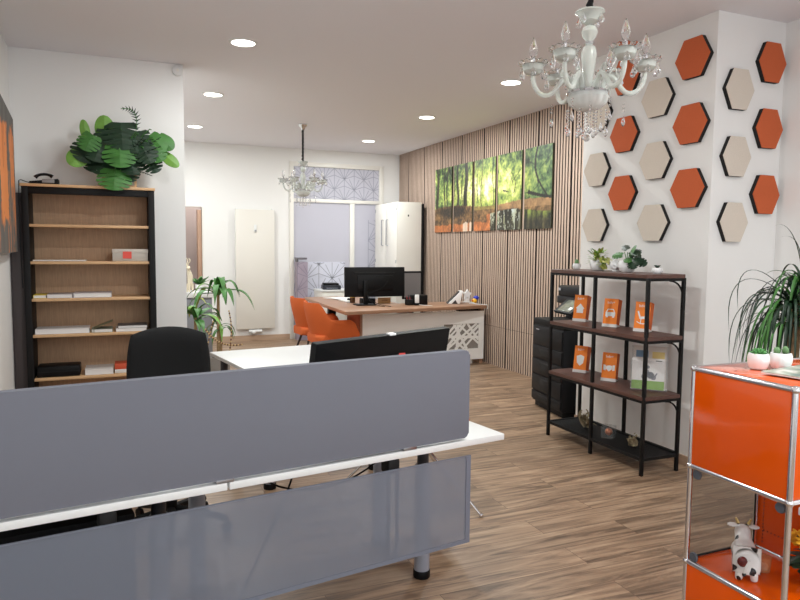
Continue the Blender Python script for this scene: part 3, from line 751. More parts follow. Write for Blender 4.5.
# ------------------------------------------------------------------ orange chairs
def bucket_chair(name, label, loc, rz, chrome=False, group=None):
    """sitter faces +X.  Back shell and arms in one curved shell"""
    t = thing(name, label, 'chair', loc, rz, group)
    mb = MB()
    # outline of shell in plan: from right arm front round the back to left arm front
    N = 28; rows = 8; th = .035
    outer = []; inner = []
    for i in range(N+1):
        s = i/N; a = -PI*.5+s*PI  # -90..90 ; 0 = back
        ax = abs(2*s-1)
        if ax > .62:   # straight arm
            q = (ax-.62)/.38
            x = -.06+.34*q; y = .27*(1 if s > .5 else -1); nx, ny = 0, (1 if s > .5 else -1)
        else:
            th_ = (ax/.62)*PI/2; sg = 1 if s > .5 else -1
            x = -.06-.22*cos(th_); y = sg*.27*sin(th_); nx, ny = -cos(th_), sg*sin(th_)
        top = .84 if ax < .34 else (.84-.20*min(1, ((ax-.34)/.22)) if ax < .56 else .64)
        if ax >= .34 and ax < .62: k_ = min(1, (ax-.34)/.26); top = .84-.20*(3*k_*k_-2*k_**3)
        if ax > .86: top -= .16*((ax-.86)/.14)**2
        ro, ri = [], []
        for j in range(rows+1):
            v = j/rows; z = .36+(top-.36)*v
            fl = .035*(v-.3)*(1 if ax < .6 else .7) - .05*(1-v)**2
            bx = (x+nx*fl-(.03*max(0, z-.5)/.3 if ax < .62 else 0))*.92; by = y+ny*fl
            e = th/2*(1-(2*abs(v-.5))**8*.6)
            ro.append(mb.v((bx+nx*e, by+ny*e, z))); ri.append(mb.v((bx-nx*e, by-ny*e, z)))
        outer.append(ro); inner.append(ri)
    for i in range(N):
        for j in range(rows):
            mb.f((outer[i][j], outer[i+1][j], outer[i+1][j+1], outer[i][j+1])); mb.f((inner[i+1][j], inner[i][j], inner[i][j+1], inner[i+1][j+1]))
        mb.f((outer[i][rows], outer[i+1][rows], inner[i+1][rows], inner[i][rows])); mb.f((outer[i+1][0], outer[i][0], inner[i][0], inner[i+1][0]))
    for i in (0, N):
        for j in range(rows): mb.f((outer[i][j], outer[i][j+1], inner[i][j+1], inner[i][j]))
    mb.build('shell', M_orfab, t, 60)
    mb = MB(); mb.M = Matrix.Translation((0, 0, .36)); mb.prism(rrect(-.24, .26, -.24, .24, .09, 6), .10, .03, 3); mb.build('seat', M_orfab, t)
    for sx, sy in ((1, 1), (1, -1), (-1, 1), (-1, -1)):
        if chrome:
            l = MB().tube([(sx*.06, sy*.07, .40), (sx*.28, sy*.36, .014)], .007, 10).build('leg', M_chrome, t)
            MB().ball((sx*.282, sy*.363, .0125), .0125, 14).build('ball_foot', M_chrome, l)
        else:
            MB().tube([(sx*.12, sy*.14, .37), (sx*.23, sy*.25, 0)], [.016, .010], 10).build('leg', mat('dark_brown_wood', (58, 44, 38), .5), t)
    RB(-.14, .14, -.16, .16, .335, .362, .006).build('seat_mount', M_chrome if chrome else M_black, t)
    if chrome:
        for o in [c for c in bpy.data.objects if c.parent == t and not c.name.startswith('leg')]: o.data.transform(Matrix.Translation((0, 0, .06)))
    return t
bucket_chair('visitor_chair', 'orange tub chair pulled up to the walnut desk, nearer one', (2.335, 7.76, 0), R(3), group='orange visitor chairs')
bucket_chair('visitor_chair', 'orange tub chair at the walnut desk, further one by the radiator', (2.36, 8.55, 0), R(4), group='orange visitor chairs')
bucket_chair('desk_chair', 'orange chair on slim chrome legs tucked in behind the front desk', (1.512, 3.52, 0), R(-98), chrome=True)

# ------------------------------------------------------------------ executive desk
t = thing('executive_desk', 'l shaped walnut desk with white perforated front panel', 'desk', (0, 0, 0))
ZE = .765
mb = MB()
mb.M = Matrix.Translation((0, 0, ZE-.04))
mb.prism([(2.345, 7.20), (4.345, 7.50), (4.345, 8.20), (3.35, 8.05), (3.30, 9.50), (2.45, 9.45)], .04, .003, 2)
mb.build('desk_top', M_walnut, t)
fx0, fx1, fz0, fz1 = 2.68, 4.345, .06, .685
ox0, ox1, oz0, oz1 = 3.77, 4.275, .20, .525
yp = 7.585
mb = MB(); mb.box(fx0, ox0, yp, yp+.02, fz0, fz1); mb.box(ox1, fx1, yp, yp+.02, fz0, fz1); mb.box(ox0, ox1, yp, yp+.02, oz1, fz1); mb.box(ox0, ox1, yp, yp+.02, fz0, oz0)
M_bright = mat('light_lifted_white', (247, 246, 243), .4)  # white lifted in the colour to make up for weak light here
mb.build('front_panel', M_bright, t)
mb = MB(); rn = random.Random(12)
nbar = [0]
def bar(p, q, wd):
    nbar[0] += 1; yb = yp+.008+.0006*nbar[0]
    d = Vector((q[0]-p[0], 0, q[1]-p[1])); l = d.length; n = Vector((-d.z, 0, d.x))/l*wd/2
    a, b2 = Vector((p[0], yb, p[1])), Vector((q[0], yb, q[1])); o2 = Vector((0, .004, 0))
    vs = [mb.v(x) for x in (a-n, b2-n, b2+n, a+n, a-n+o2, b2-n+o2, b2+n+o2, a+n+o2)]
    for f4 in ((0,1,2,3),(7,6,5,4),(0,4,5,1),(2,6,7,3),(0,3,7,4),(1,5,6,2)): mb.f([vs[i] for i in f4])
def cut(px, pz, dx, dz, wd):
    ts = []
    for (o_, d_, lo, hi) in ((px, dx, ox0, ox1), (pz, dz, oz0, oz1)):
        if abs(d_) > 1e-6: ts.append(sorted(((lo-o_)/d_, (hi-o_)/d_)))
    t0, t1 = max(q[0] for q in ts), min(q[1] for q in ts)
    if t1-t0 > .03: bar((px+dx*t0, pz+dz*t0), (px+dx*t1, pz+dz*t1), wd)
W_, H_ = ox1-ox0, oz1-oz0
for (u_, v_, dx, dz, wd) in ((.05, .5, .7, .75, .030), (.17, .5, .75, .7, .024), (.33, .5, .65, .75, .034), (.52, .5, .8, .6, .028), (.70, .5, .75, .66, .034), (.88, .5, .7, .7, .026),
                             (.22, .5, -.75, .65, .028), (.48, .5, -.5, .85, .034), (.78, .5, -.75, .65, .026), (.97, .4, -.6, .8, .03), (.40, .5, .04, 1, .036), (.5, .48, 1, -.05, .034)):
    cut(ox0+u_*W_, oz0+v_*H_, dx, dz, wd)
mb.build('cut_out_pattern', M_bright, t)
mb = MB(); mb.box(2.652, 2.68, yp, 8.1, 0, .69); mb.build('end_panel', M_walnut, t)
mb = MB(); mb.box(4.30, 4.345, yp+.02, 8.15, 0, ZE-.04).box(3.3, 3.34, yp+.02, 8.0, .06, ZE-.04); mb.build('side_panel', M_walnut, t)
mb = MB(); mb.box(2.69, 4.30, yp+.0205, yp+.03, .08, .68); mb.build('inner_panel', mat('grey_inner_board', (140, 134, 128), .6), t)
RB(4.1, 4.2, yp+.03, yp+.35, 0, .075, .004).build('plinth_block', M_white, t)
RB(2.75, 2.85, 9.2, 9.3, 0, ZE-.04, .003).build('leg', M_black, t); RB(3.18, 3.25, 9.2, 9.3, 0, ZE-.04, .003).build('leg', M_black, t)
RB(4.0, 4.3, 7.66, 7.72, .685, .722, .002).build('cable_slot', M_black, t)
mon2, Mx = monitor('monitor', 'large black monitor on the walnut desk seen from behind', (2.985, 7.98, ZE), R(-1), .80, .375, .10, R(-2), M_blackp, -.14, .03)
mb = MB(); mb.M = Mx; mb.rbox(-.27, .27, -.019, -.0145, .30, .312, .002); mb.build('vent_slot', M_dark, mon2)
MB().tube(bez((.16, -.04, .30), (.1, -.06, .2), (-.05, -.07, .16), (-.13, -.05, .14), 12), .005, 8).build('video_cable', M_blackp, mon2)
for k in range(2): MB().tube(bez((-.12, -.05, .14), (-.12+.02*k, -.08, .06), (-.1+.05*k, -.2, .01), (.0+.08*k, -.36, .006), 10), .004, 6).build('power_cable', M_blackp, mon2)
t = thing('monitor', 'grey screened monitor with black rim beside the slatted wall', 'monitor', (3.635, 8.30, 0), R(4))
RB(-.145, .145, -.015, .015, .80, 1.175, .006).build('housing', M_blackp, t)
B(-.125, .125, -.017, -.0145, .825, 1.15).build('screen', mat('grey_screen', (112, 108, 108), .45), t)
MB().rbox(-.025, .025, -.01, .02, 0.0, .82, .004).rbox(-.12, .12, -.08, .1, 0, .015, .004).build('stand', M_blackp, t)
t.location.z = 0.0
for c_ in bpy.data.objects:
    pass
# things on the walnut desk
t = thing('cup', 'brown glass cup with yellow rim on the walnut desk', 'cup', (2.80, 8.32, ZE))
MB().lathe([(0, 0), (.035, 0), (.038, .07), (.034, .07), (.032, .006), (0, .006)], 20).build('cup_body', mat('amber_glass', (78, 52, 34), .2), t)
MB().lathe([(.034, .07), (.039, .071), (.039, .082), (.033, .082)], 20).build('rim', mat('yellow_lid', (206, 166, 70), .5), t)
MB().tube(bez((-.037, 0, .055), (-.08, 0, .055), (-.08, 0, .04), (-.037, 0, .04), 8), .008, 8).build('handle', M_blackp, t)
t = thing('paper_stack', 'white papers spread at the far corner of the walnut desk', 'papers', (2.80, 9.10, ZE), R(20))
for k, (dx, dy, rz) in enumerate(((0, 0, 0), (.12, -.04, .2), (-.02, -.12, -.15))):
    mb = MB(); mb.M = Matrix.Translation((dx, dy, k*.004)) @ Matrix.Rotation(rz, 4, 'Z'); mb.box(-.105, .105, -.148, .148, .0, .003); mb.build('sheet', M_paper, t)
t = thing('wooden_sign', 'small wooden block sign on the walnut desk below the monitor', 'sign', (3.17, 8.13, ZE))
RB(-.085, .085, -.015, .015, 0, .075, .003).build('block', mat('light_wood_block', (188, 146, 96), .5, var=.1, scale=12), t)
B(-.04, .04, -.0162, -.0148, .034, .044).build('inscription', mat('burnt_print', (128, 90, 54), .6), t)
t = thing('pen_tray', 'black low box behind the monitor stand on the walnut desk', 'box', (2.95, 8.16, ZE))
RB(-.09, .09, -.06, .06, 0, .07, .006).build('body', M_blackp, t); B(-.08, .08, -.05, .05, .068, .0715).build('lid', M_blackgloss, t)
t = thing('keyboard', 'white keyboard end showing under the monitor on the walnut desk', 'keyboard', (2.80, 8.55, ZE), R(90))
RB(-.2, .2, -.06, .06, 0, .016, .004).build('body', M_white, t); B(-.19, .19, -.05, .05, .016, .019).build('keys', M_cream, t)
t = thing('desk_organizer', 'black desk organizer beside the monitor on the walnut desk', 'organizer', (3.46, 7.80, ZE))
mb = MB(); mb.rbox(-.04, .16, -.05, .09, 0, .125, .01); mb.build('body', M_blackp, t)
MB().rbox(-.12, -.04, -.05, .05, 0, .07, .004).build('front_cup', M_black, t)
for x, c_, h in ((-.10, (150, 40, 40), .11), (-.08, (30, 30, 30), .13), (-.06, (170, 60, 70), .10)): MB().tube([(x, 0, .03), (x-.01, .01, h)], .005, 6).build('pen', mat('pen_%d' % c_[0], c_, .4), t)
t = thing('charging_handset', 'white handset standing in front of the black organizer', 'phone', (3.455, 7.725, ZE), R(5))
RB(-.028, .028, -.012, .012, .028, .135, .008).build('handset', M_potw, t); RB(-.035, .035, -.02, .024, 0, .03, .006).build('cradle', M_blackp, t)
MB().tube([(.02, -.02, .01), (.06, -.08, .004), (.12, -.18, .004)], .0035, 6).build('cable', M_white, t)
t = thing('desk_telephone', 'white desk telephone with sloping screen near the slatted wall', 'telephone', (4.06, 7.84, ZE), R(-20))
mb = MB(); mb.M = frame((0, .07, 0), (1, 0, 0), (0, 0, 1)); mb.prism([(-.11, 0), (.05, 0), (.08, .14), (.05, .16)], .14, .005); mb.build('body', M_potw, t)
mb = MB(); mb.M = frame((0, .06, 0), (1, 0, 0), (0, 0, 1)); mb.prism([(-.12, .004), (-.108, .0), (.045, .158), (.035, .165)], .12, .001); mb.build('screen', M_blackgloss, t)
mb = MB(); mb.M = frame((0, -.071, 0), (1, 0, 0), (0, 0, 1)); mb.prism([(-.06, .0), (.02, 0), (-.01, .05)], .004); mb.build('side_recess', mat('dark_recess_brown', (54, 48, 44), .6), t)
mb = MB(); mb.M = Matrix.Translation((.065, 0, .15)); mb.rbox(-.03, .03, -.06, .06, -.015, .02, .012); mb.build('handset', M_potw, t)
MB().tube(bez((.06, -.03, .02), (.15, -.05, .03), (.2, -.05, .02), (.25, -.05, .008), 8), .006, 8).build('cable', M_white, t)
t = thing('star_ornament', 'small white star ornament standing at the wall end of the walnut desk', 'ornament', (4.27, 7.93, ZE))
mb = MB(); mb.M = frame((0, 0, .11), (1, 0, 0), (0, 0, 1))
mb.prism([((.07 if i % 2 == 0 else .035)*sin(i*PI/5), (.07 if i % 2 == 0 else .035)*cos(i*PI/5)) for i in range(10)][::-1], .03, .004); mb.build('star', M_potw, t)
RB(-.03, .03, -.03, .005, 0, .06, .004).build('foot', M_potw, t)
t = thing('toy_bird', 'blue and yellow toy figure at the wall end of the walnut desk', 'toy', (4.285, 7.74, ZE))
MB().ball((0, 0, .035), .035, 16).build('yellow_body', mat('toy_yellow', (232, 176, 40), .4), t)
MB().ball((.03, .01, .075), .035, 16, (1.1, 1, .8)).build('blue_cap', mat('toy_blue', (44, 62, 190), .4), t)
MB().tube([(-.03, -.01, .045), (-.055, -.02, .05)], [.01, .004], 8).build('beak', mat('toy_orange', (232, 120, 40), .4), t)
cable('thin white cable drooping over the right end of the walnut desk', [(4.2, 7.72, ZE+.007), (4.28, 7.58, ZE+.007), (4.33, 7.488, ZE+.004), (4.335, 7.482, ZE-.05)], .004, M_white)

# ------------------------------------------------------------------ far side furniture
t = thing('tall_cabinet', 'tall white office cabinet with steel handles in the far corner', 'cabinet', (0, 0, 0))
RB(3.92, 4.31, 9.50, 10.44, .0, 2.18, .004).build('body', M_cream, t)
for y0_, y1_ in ((9.505, 9.968), (9.972, 10.435)):
    d = RB(3.902, 3.92, y0_, y1_, .06, 2.17, .003).build('door', M_cream, t)
    yh = 9.87 if y0_ < 9.6 else 10.07
    MB().tube([(3.902, yh, 1.52), (3.872, yh, 1.52), (3.872, yh, 1.92), (3.902, yh, 1.92)], .009, 8).build('handle', M_alu, d)
    for z in (1.25, 2.05): RB(3.896, 3.904, y0_+.01 if y0_ < 9.6 else y1_-.03, y0_+.03 if y0_ < 9.6 else y1_-.01, z, z+.05, .002).build('hinge', M_alu, d)
RB(4.31, 4.35, 9.50, 10.44, 0, 2.16, .003).build('gap_shade_strip', M_black, t)  # black strip standing in for the shaded gap beside the cabinet
RB(4.08, 4.10, 9.496, 9.501, 1.96, 1.99, .002).build('lock', M_black, t)
t = thing('low_cabinet', 'low white cabinet behind the walnut desk before the glazed door', 'cabinet', (0, 0, 0))
RB(2.86, 3.62, 9.98, 10.42, 0, .80, .004).build('body', M_cream, t); RB(2.85, 3.63, 9.96, 10.43, .80, .825, .004).build('top', M_white, t)
d = RB(2.88, 3.24, 9.963, 9.98, .05, .77, .003).build('door', M_cream, t); MB().tube([(3.2, 9.963, .55), (3.2, 9.94, .55), (3.2, 9.94, .67), (3.2, 9.963, .67)], .006, 8).build('handle', M_alu, d)
d = RB(3.25, 3.6, 9.963, 9.98, .05, .77, .003).build('door', M_cream, t); MB().tube([(3.29, 9.963, .55), (3.29, 9.94, .55), (3.29, 9.94, .67), (3.29, 9.963, .67)], .006, 8).build('handle', M_alu, d)
t = thing('small_printer', 'small dark printer on the low white cabinet by the glass door', 'printer', (3.06, 10.15, .825), R(-8))
RB(-.14, .14, -.12, .12, 0, .07, .012).build('body', mat('dark_blue_plastic', (26, 30, 42), .4), t); RB(-.13, .11, -.12, .1, .07, .10, .012).build('lid', M_blackp, t); RB(-.09, .09, -.135, -.12, .02, .03, .003).build('paper_slot', mat('light_slot', (120, 124, 134), .4), t)
t = thing('mauve_partition', 'mauve grey partition with dark ledge at the left of the glazed door', 'partition', (0, 0, 0))
B(2.595, 2.765, 10.44, 10.60, 0, 1.245).build('panel', mat('mauve_laminate', (158, 146, 160), .6), t)
filmpattern(MB(), 2.595, 2.765, .2, 1.24, .2, .008, 10.438).build('line_pattern', mat('mauve_line', (128, 118, 134), .6), t)
RB(2.59, 2.75, 10.42, 10.60, 1.285, 1.315, .003).build('ledge', mat('grey_ledge', (104, 100, 106), .5), t)
RB(2.595, 2.62, 10.46, 10.58, 1.245, 1.285, .003).build('ledge_bracket', mat('grey_ledge', (104, 100, 106), .5), t)
t = thing('radiator', 'tall flat white panel radiator on the far wall', 'radiator', (0, 0, 0))
RB(1.662, 2.266, YF-.075, YF-.045, .194, 2.057, .006).build('panel', mat('radiator_enamel', (226, 222, 214), .4), t)
for x in (1.69, 2.24): RB(x-.012, x+.012, YF-.06, YF-.002, 2.0, 2.072, .003).build('bracket', M_white, t)
RB(1.72, 1.75, YF-.05, YF-.002, .3, .33, .003).build('bracket', M_white, t)
MB().tube([(1.86, YF-.055, .155), (2.06, YF-.055, .155)], .026, 14).tube([(1.90, YF-.055, .15), (1.90, YF-.055, .20)], .014, 10).tube([(2.0, YF-.055, .15), (2.0, YF-.055, .20)], .014, 10).tube([(2.0, YF-.055, .155), (2.0, YF-.002, .155)], .014, 10).ball((1.93, YF-.055, .14), .036, 14).build('valve', M_white, t)
t = thing('wall_hook', 'small white hook stuck to the front of the tall radiator', 'hook', (1.965, YF-.075, 1.70))
RB(-.022, .022, -.014, 0, 0, .12, .006).build('plate', M_white, t); RB(-.012, .012, -.03, -.012, .02, .04, .004).build('prong', M_alu, t)
t = thing('sideboard', 'grey sideboard with white top behind the leafy plants', 'sideboard', (0, 0, 0))
RB(.15, 1.045, 8.5, 8.95, .0, .86, .004).build('body', mat('grey_lacquer', (128, 130, 136), .5), t)
RB(.14, 1.06, 8.48, 8.96, .86, .925, .004).build('top', M_white, t)
for x in (.16, .60): 
    d = RB(x, x+.43, 8.483, 8.5, .05, .83, .003).build('door', mat('grey_lacquer', (128, 130, 136), .5), t); RB(x+.19, x+.27, 8.47, 8.483, .76, .775, .003).build('handle', M_alu, d)
t = thing('figurine', 'cream antlered figurine on the grey sideboard beside the wall edge', 'figurine', (.80, 8.60, .925), R(15))
MB().tube([(0, 0, .1), (.0, 0, .2), (-.02, 0, .27)], [.03, .032, .02], 12).tube([(-.02, 0, .26), (-.03, -.03, .30), (-.03, -.06, .29)], [.018, .022, .012], 10).tube([(.02, .02, .1), (.04, .02, 0)], [.016, .01], 8).tube([(.02, -.02, .1), (.02, -.03, 0)], [.016, .01], 8).tube([(-.02, .02, .1), (-.03, .02, 0)], [.016, .01], 8).tube([(-.02, -.02, .1), (-.02, -.03, 0)], [.016, .01], 8).build('body', mat('cream_ceramic', (226, 214, 190), .4), t)
for s in (-1, 1): MB().tube(bez((-.03, s*.01, .31), (-.05, s*.03, .36), (.02, s*.05, .37), (-.03, s*.04, .41), 8), .006, 6).build('antler', mat('cream_ceramic', (226, 214, 190), .4), t)
t = thing('green_potted_plant', 'little green plant in white pot on the grey sideboard', 'potted plant', (.93, 8.80, .925))
MB().lathe([(0, 0), (.04, 0), (.055, .08), (.048, .08), (.04, .02), (0, .02)], 20).build('pot', M_potw, t)
mb = MB()
for k in range(12):
    a = k*2.4; plain_leaf(mb, (0, 0, .07), (cos(a), sin(a), .9+.3*(k % 3)), .16, .06, droop=.3)
mb.build('foliage', M_g2, t, 60)

# ------------------------------------------------------------------ leafy floor plants by the sideboard
def strap_plant(name, label, loc, heads, trunk_r, pot, group=None, mats=(M_g2, M_g3, M_gy), seed=1):
    t = thing(name, label, 'potted plant', loc, 0, group)
    pr, ph = pot
    MB().lathe([(0, 0), (pr*.8, 0), (pr, ph), (pr*1.04, ph), (pr*1.04, ph+.012), (pr*.9, ph+.012), (pr*.88, ph-.02), (0, ph-.02)], 28).build('pot', mat('grey_pot', (150, 148, 146), .6), t)
    MB().lathe([(0, ph-.012), (pr*.87, ph-.014)], 24).build('soil', M_soil, t)
    rn = random.Random(seed); lf = MB(); tr = MB()
    for (hx, hy, hz, n, L, wd, drp, up) in heads:
        tr.tube(bez((hx*.3, hy*.3, ph-.03), (hx*.5, hy*.5, hz*.4), (hx, hy, hz*.6), (hx, hy, hz), 10), [trunk_r*(1.1-.4*i/10) for i in range(11)], 12)
        for k in range(n):
            a = k*2.399+rn.uniform(-.3, .3); e = rn.uniform(*up); l = L*rn.uniform(.75, 1.1)
            d = Vector((cos(a)*cos(e), sin(a)*cos(e), sin(e)))
            p0 = Vector((hx, hy, hz-.06*rn.random()))
            p1 = p0+d*l*.45; hor = Vector((cos(a), sin(a), 0))
            p2 = p1+hor*l*.25*cos(e)+Vector((0, 0, l*(.15-drp*.3))); p3 = p2+hor*l*.16+Vector((0, 0, -l*drp*.8))
            pts = bez(p0, p1, p2, p3, 11)
            lf.mi = 0 if rn.random() < .6 else (1 if rn.random() < .8 else 2)
            lf.strip(pts, [wd*min(1, .45+3*i/11)*max(.03, (1-(i/11)**3)) for i in range(12)])
    lf.build('foliage', list(mats), t, 60); tr.build('trunk', M_bark, t)
    return t
strap_plant('dracaena_plant', 'tall leggy dracaena with long drooping leaves, nearest the far desk', (1.0, 7.6, 0), [(.0, 0, 1.0, 18, .50, .042, .60, (.05, 1.5)), (.03, .03, .62, 8, .28, .022, .8, (-.1, .9))], .022, (.13, .26), 'leafy floor plants', seed=4)
strap_plant('yucca_plant', 'shorter spiky green plant between the white wall edge and dracaena', (.665, 7.0, 0), [(.03, -.02, .80, 20, .42, .036, .40, (.0, 1.4))], .02, (.12, .24), 'leafy floor plants', (M_g2, M_g3, M_gy), seed=9)
o = MB()
for P in (bez((.85, 7.3, .05), (.8, 7.28, .3), (.85, 7.28, .5), (.92, 7.3, .75), 26), bez((1.10, 7.5, .3), (1.12, 7.48, .5), (1.14, 7.5, .6), (1.1, 7.5, .78), 22), bez((.82, 7.25, .62), (.9, 7.2, .5), (1.0, 7.25, .42), (1.22, 7.4, .42), 30)):
    for i, p in enumerate(P): o.mi = i % 2; o.ball(p, .010, 8)
    o.mi = 1; o.tube(P, .004, 5)
o = o.build('bead_garland', [mat('pale_bead', (206, 178, 130), .5), mat('brown_bead', (110, 72, 44), .5)]); tag(o, 'speckled brown and cream bead strings draped around the floor plants', 'garland')

# ------------------------------------------------------------------ forest picture in five canvases
def forest(u, v, rn=None):
    """u 0..1 left to right, v 0..1 bottom to top -> sRGB"""
    x, y = u*2.94, v*.92
    n1, n2, n3 = fbm(x*3.2, y*3.2, 1.0), fbm(x*11, y*11, 7.0), fbm(x*34, y*34, 3.0)
    V3 = lambda *c: Vector(c)
    hz = .37+.03*sin(u*9)-.05*max(0, u-.5)
    if v > hz:
        sun = max(0, 1-math.hypot((u-.50)/.42, (v-.64)/.42))
        k = .36+.72*sun+.7*n1+.75*n2+.5*n3-.2*max(0, v-.7)
        pal = [(0, (34, 48, 30)), (.2, (74, 96, 54)), (.42, (124, 148, 78)), (.68, (186, 198, 98)), (.95, (230, 230, 156)), (1.3, (252, 250, 236))]
        k = max(0, min(1.35, k)); c = V3(*pal[-1][1])
        for (a, ca_), (b_, cb_) in zip(pal, pal[1:]):
            if a <= k <= b_: c = V3(*ca_).lerp(V3(*cb_), (k-a)/(b_-a)); break
        if u > .86: c = c.lerp(V3(70, 110, 84), .25)
        for tx, tw in ((.030, .014), (.105, .007), (.135, .006), (.245, .011), (.325, .018), (.290, .004), (.205, .005), (.47, .0035), (.405, .003), (.57, .003), (.435, .0025)):
            dx = abs(u-tx-.006*sin(v*9+tx*40)); wv = tw*(1.2-.45*v)
            if dx < wv: c = V3(38, 38, 30).lerp(V3(84, 78, 58), max(0, min(1, .3+n3+.5*(u-tx)/wv)))
        for (x0, v0, x1, v1, cv, wv) in ((.845, .455, 1.02, .36, .02, .030), (.965, .40, .90, 1.02, -.045, .016), (.655, .52, .86, .45, .03, .012), (.735, .48, .715, .74, .02, .007), (.725, .60, .66, .82, .01, .005), (.72, .62, .80, .80, .0, .005), (.935, .60, .84, .84, .02, .006), (.925, .75, 1.0, .90, .0, .005), (.86, .46, .90, .60, .02, .008)):
            L2 = (x1-x0)**2+(v1-v0)**2; tt = max(0, min(1, ((u-x0)*(x1-x0)+(v-v0)*(v1-v0))/L2))
            hor = abs(x1-x0) > abs(v1-v0)
            px, pv = x0+(x1-x0)*tt+(0 if hor else cv*sin(PI*tt)), v0+(v1-v0)*tt-(abs(cv)*sin(PI*tt) if hor else 0)
            if math.hypot((u-px)*2.94, (v-pv)*.92) < wv*1.05: c = V3(34, 30, 26)
    elif v > .24-.10*max(0, .35-u)*2+.03*sin(u*11) or (u < .52 and v > .12+.1*n1):
        k = max(0, min(1, .42+.9*n2+.7*n3+.4*n1))
        c = V3(58, 42, 26).lerp(V3(186, 140, 88), k)
        md = max(0, 1-math.hypot((u-.19)/.20, (v-.30)/.12))
        c = c.lerp(V3(30, 26, 20), min(1, md*1.8)*max(.3, min(1, .8-.8*n3)))
        if u > .58: c = c.lerp(V3(206, 164, 118), .45 if v > .28 else .1)
        if .40 < u < .6 and v > .30: c = c.lerp(V3(206, 200, 104), .35)
    else:
        st = fbm(x*16, y*2.4, 5.0)+.4*n3
        if u < .55:
            c = V3(94, 54, 28).lerp(V3(226, 138, 78), max(0, min(1, .62+.8*n2+.5*n3)))
            if .30 < u < .345 or .365 < u < .40: c = c.lerp(V3(240, 230, 214), .75)
        else:
            c = V3(22, 22, 18).lerp(V3(104, 96, 62), max(0, min(1, .40+1.3*st)))
            if u < .78 and st > .10: c = V3(196, 206, 204).lerp(V3(150, 150, 110), max(0, min(1, .5+n2)))
            if u > .80: c = c.lerp(V3(150, 174, 66), max(0, min(.8, (v-.10)*8))*max(0, min(1, .6+1.6*st+n2)))
    return [max(0, min(255, q)) for q in c]
YW0, YW1, FZ0, FZ1 = 9.165, 6.207, 1.716, 2.64
M_art = vcol('printed_canvas', .45)
names5 = ['narrow forest print canvas, first of five from the cabinet end', 'forest print canvas with thick tree trunks, second of five from the left', 'forest print canvas with bright sunlit glade, middle of the five', 'forest print canvas with bare branch, fourth of five from the left', 'forest print canvas with leaning dark trunk, rightmost of the five']
for k in range(5):
    ya = YW0-k*.602; yb_ = ya-.535
    t = thing('forest_canvas', names5[k], 'picture', (XS, ya, FZ0), 0, 'five part forest picture')
    RB(-.020, -.0005, -.535, 0, 0, FZ1-FZ0, .002).build('canvas', M_blackp if 0 else mat('dark_canvas_edge', (60, 62, 44), .7), t)
    bm = bmesh.new(); nu, nv = 60, 110; V = {}
    for i in range(nu+1):
        for j in range(nv+1): V[i, j] = bm.verts.new((-.0208, -.535*i/nu, (FZ1-FZ0)*j/nv))
    for i in range(nu):
        for j in range(nv): bm.faces.new((V[i, j], V[i, j+1], V[i+1, j+1], V[i+1, j]))
    me = bpy.data.meshes.new('print'); bm.to_mesh(me); bm.free()
    ca = me.color_attributes.new('Col', 'FLOAT_COLOR', 'POINT')
    buf = []
    for vx in me.vertices:
        u = (k*.602-vx.co.y)/(4*.602+.555); v = vx.co.z/(FZ1-FZ0)
        buf += [*lin(forest(u, v)), 1]
    ca.data.foreach_set('color', buf)
    me.materials.append(M_art)
    o = bpy.data.objects.new('print', me); C.objects.link(o); o.parent = t

# ------------------------------------------------------------------ felt hexagons on the pillar
def hexagon(kind, label, loc, rz, sx=1.0):
    t = thing('hexagon_panel', label, 'wall panel', loc, rz, 'felt hexagons on the pillar')
    # local: wall plane X=0, panel grows to -X ; outline in Y,Z
    pts = [(.15*sx*cos(i*PI/3), .15*sin(i*PI/3)) for i in range(6)]
    mb = MB(); mb.M = frame((0, 0, 0), (0, -1, 0), (0, 0, 1)); mb.prism(pts, .029); o = mb.build('core', M_feltk, t, 0)
    mb = MB(); mb.M = frame((-.029, 0, 0), (0, -1, 0), (0, 0, 1)); mb.prism(pts, .007, .001, 1); mb.build('felt_face', M_felto if kind == 'o' else M_feltb, t, 0)
    return t
HZ = {'A': (4.482, (2.58, 2.135, 1.688), 'b', 'column at the slatted wall'), 'B': (4.172, (2.805, 2.37, 1.925), 'o', 'second column from the slatted wall'),
      'Cc': (3.838, (2.578, 2.135, 1.688), 'b', 'third column from the slatted wall'), 'D': (3.523, (2.78, 2.345, 1.912), 'o', 'column at the near left of the pillar corner')}
pos = ('top', 'middle', 'bottom')
for k_, (y, zs, c_, w_) in HZ.items():
    for z, p_ in zip(zs, pos): hexagon(c_, '%s felt hexagon, %s one of the %s' % ('orange' if c_ == 'o' else 'beige', p_, w_), (XH, y, z), 0)
for x, zs, c_, w_ in ((3.792, (2.552, 2.116, 1.682), 'b', 'column just right of the pillar corner'), (4.078, (2.755, 2.318, 1.875), 'o', 'rightmost column on the pillar')):
    for z, p_ in zip(zs, pos): hexagon(c_, '%s felt hexagon, %s one of the %s' % ('orange' if c_ == 'o' else 'beige', p_, w_), (x, YP0, z), R(90), .84)

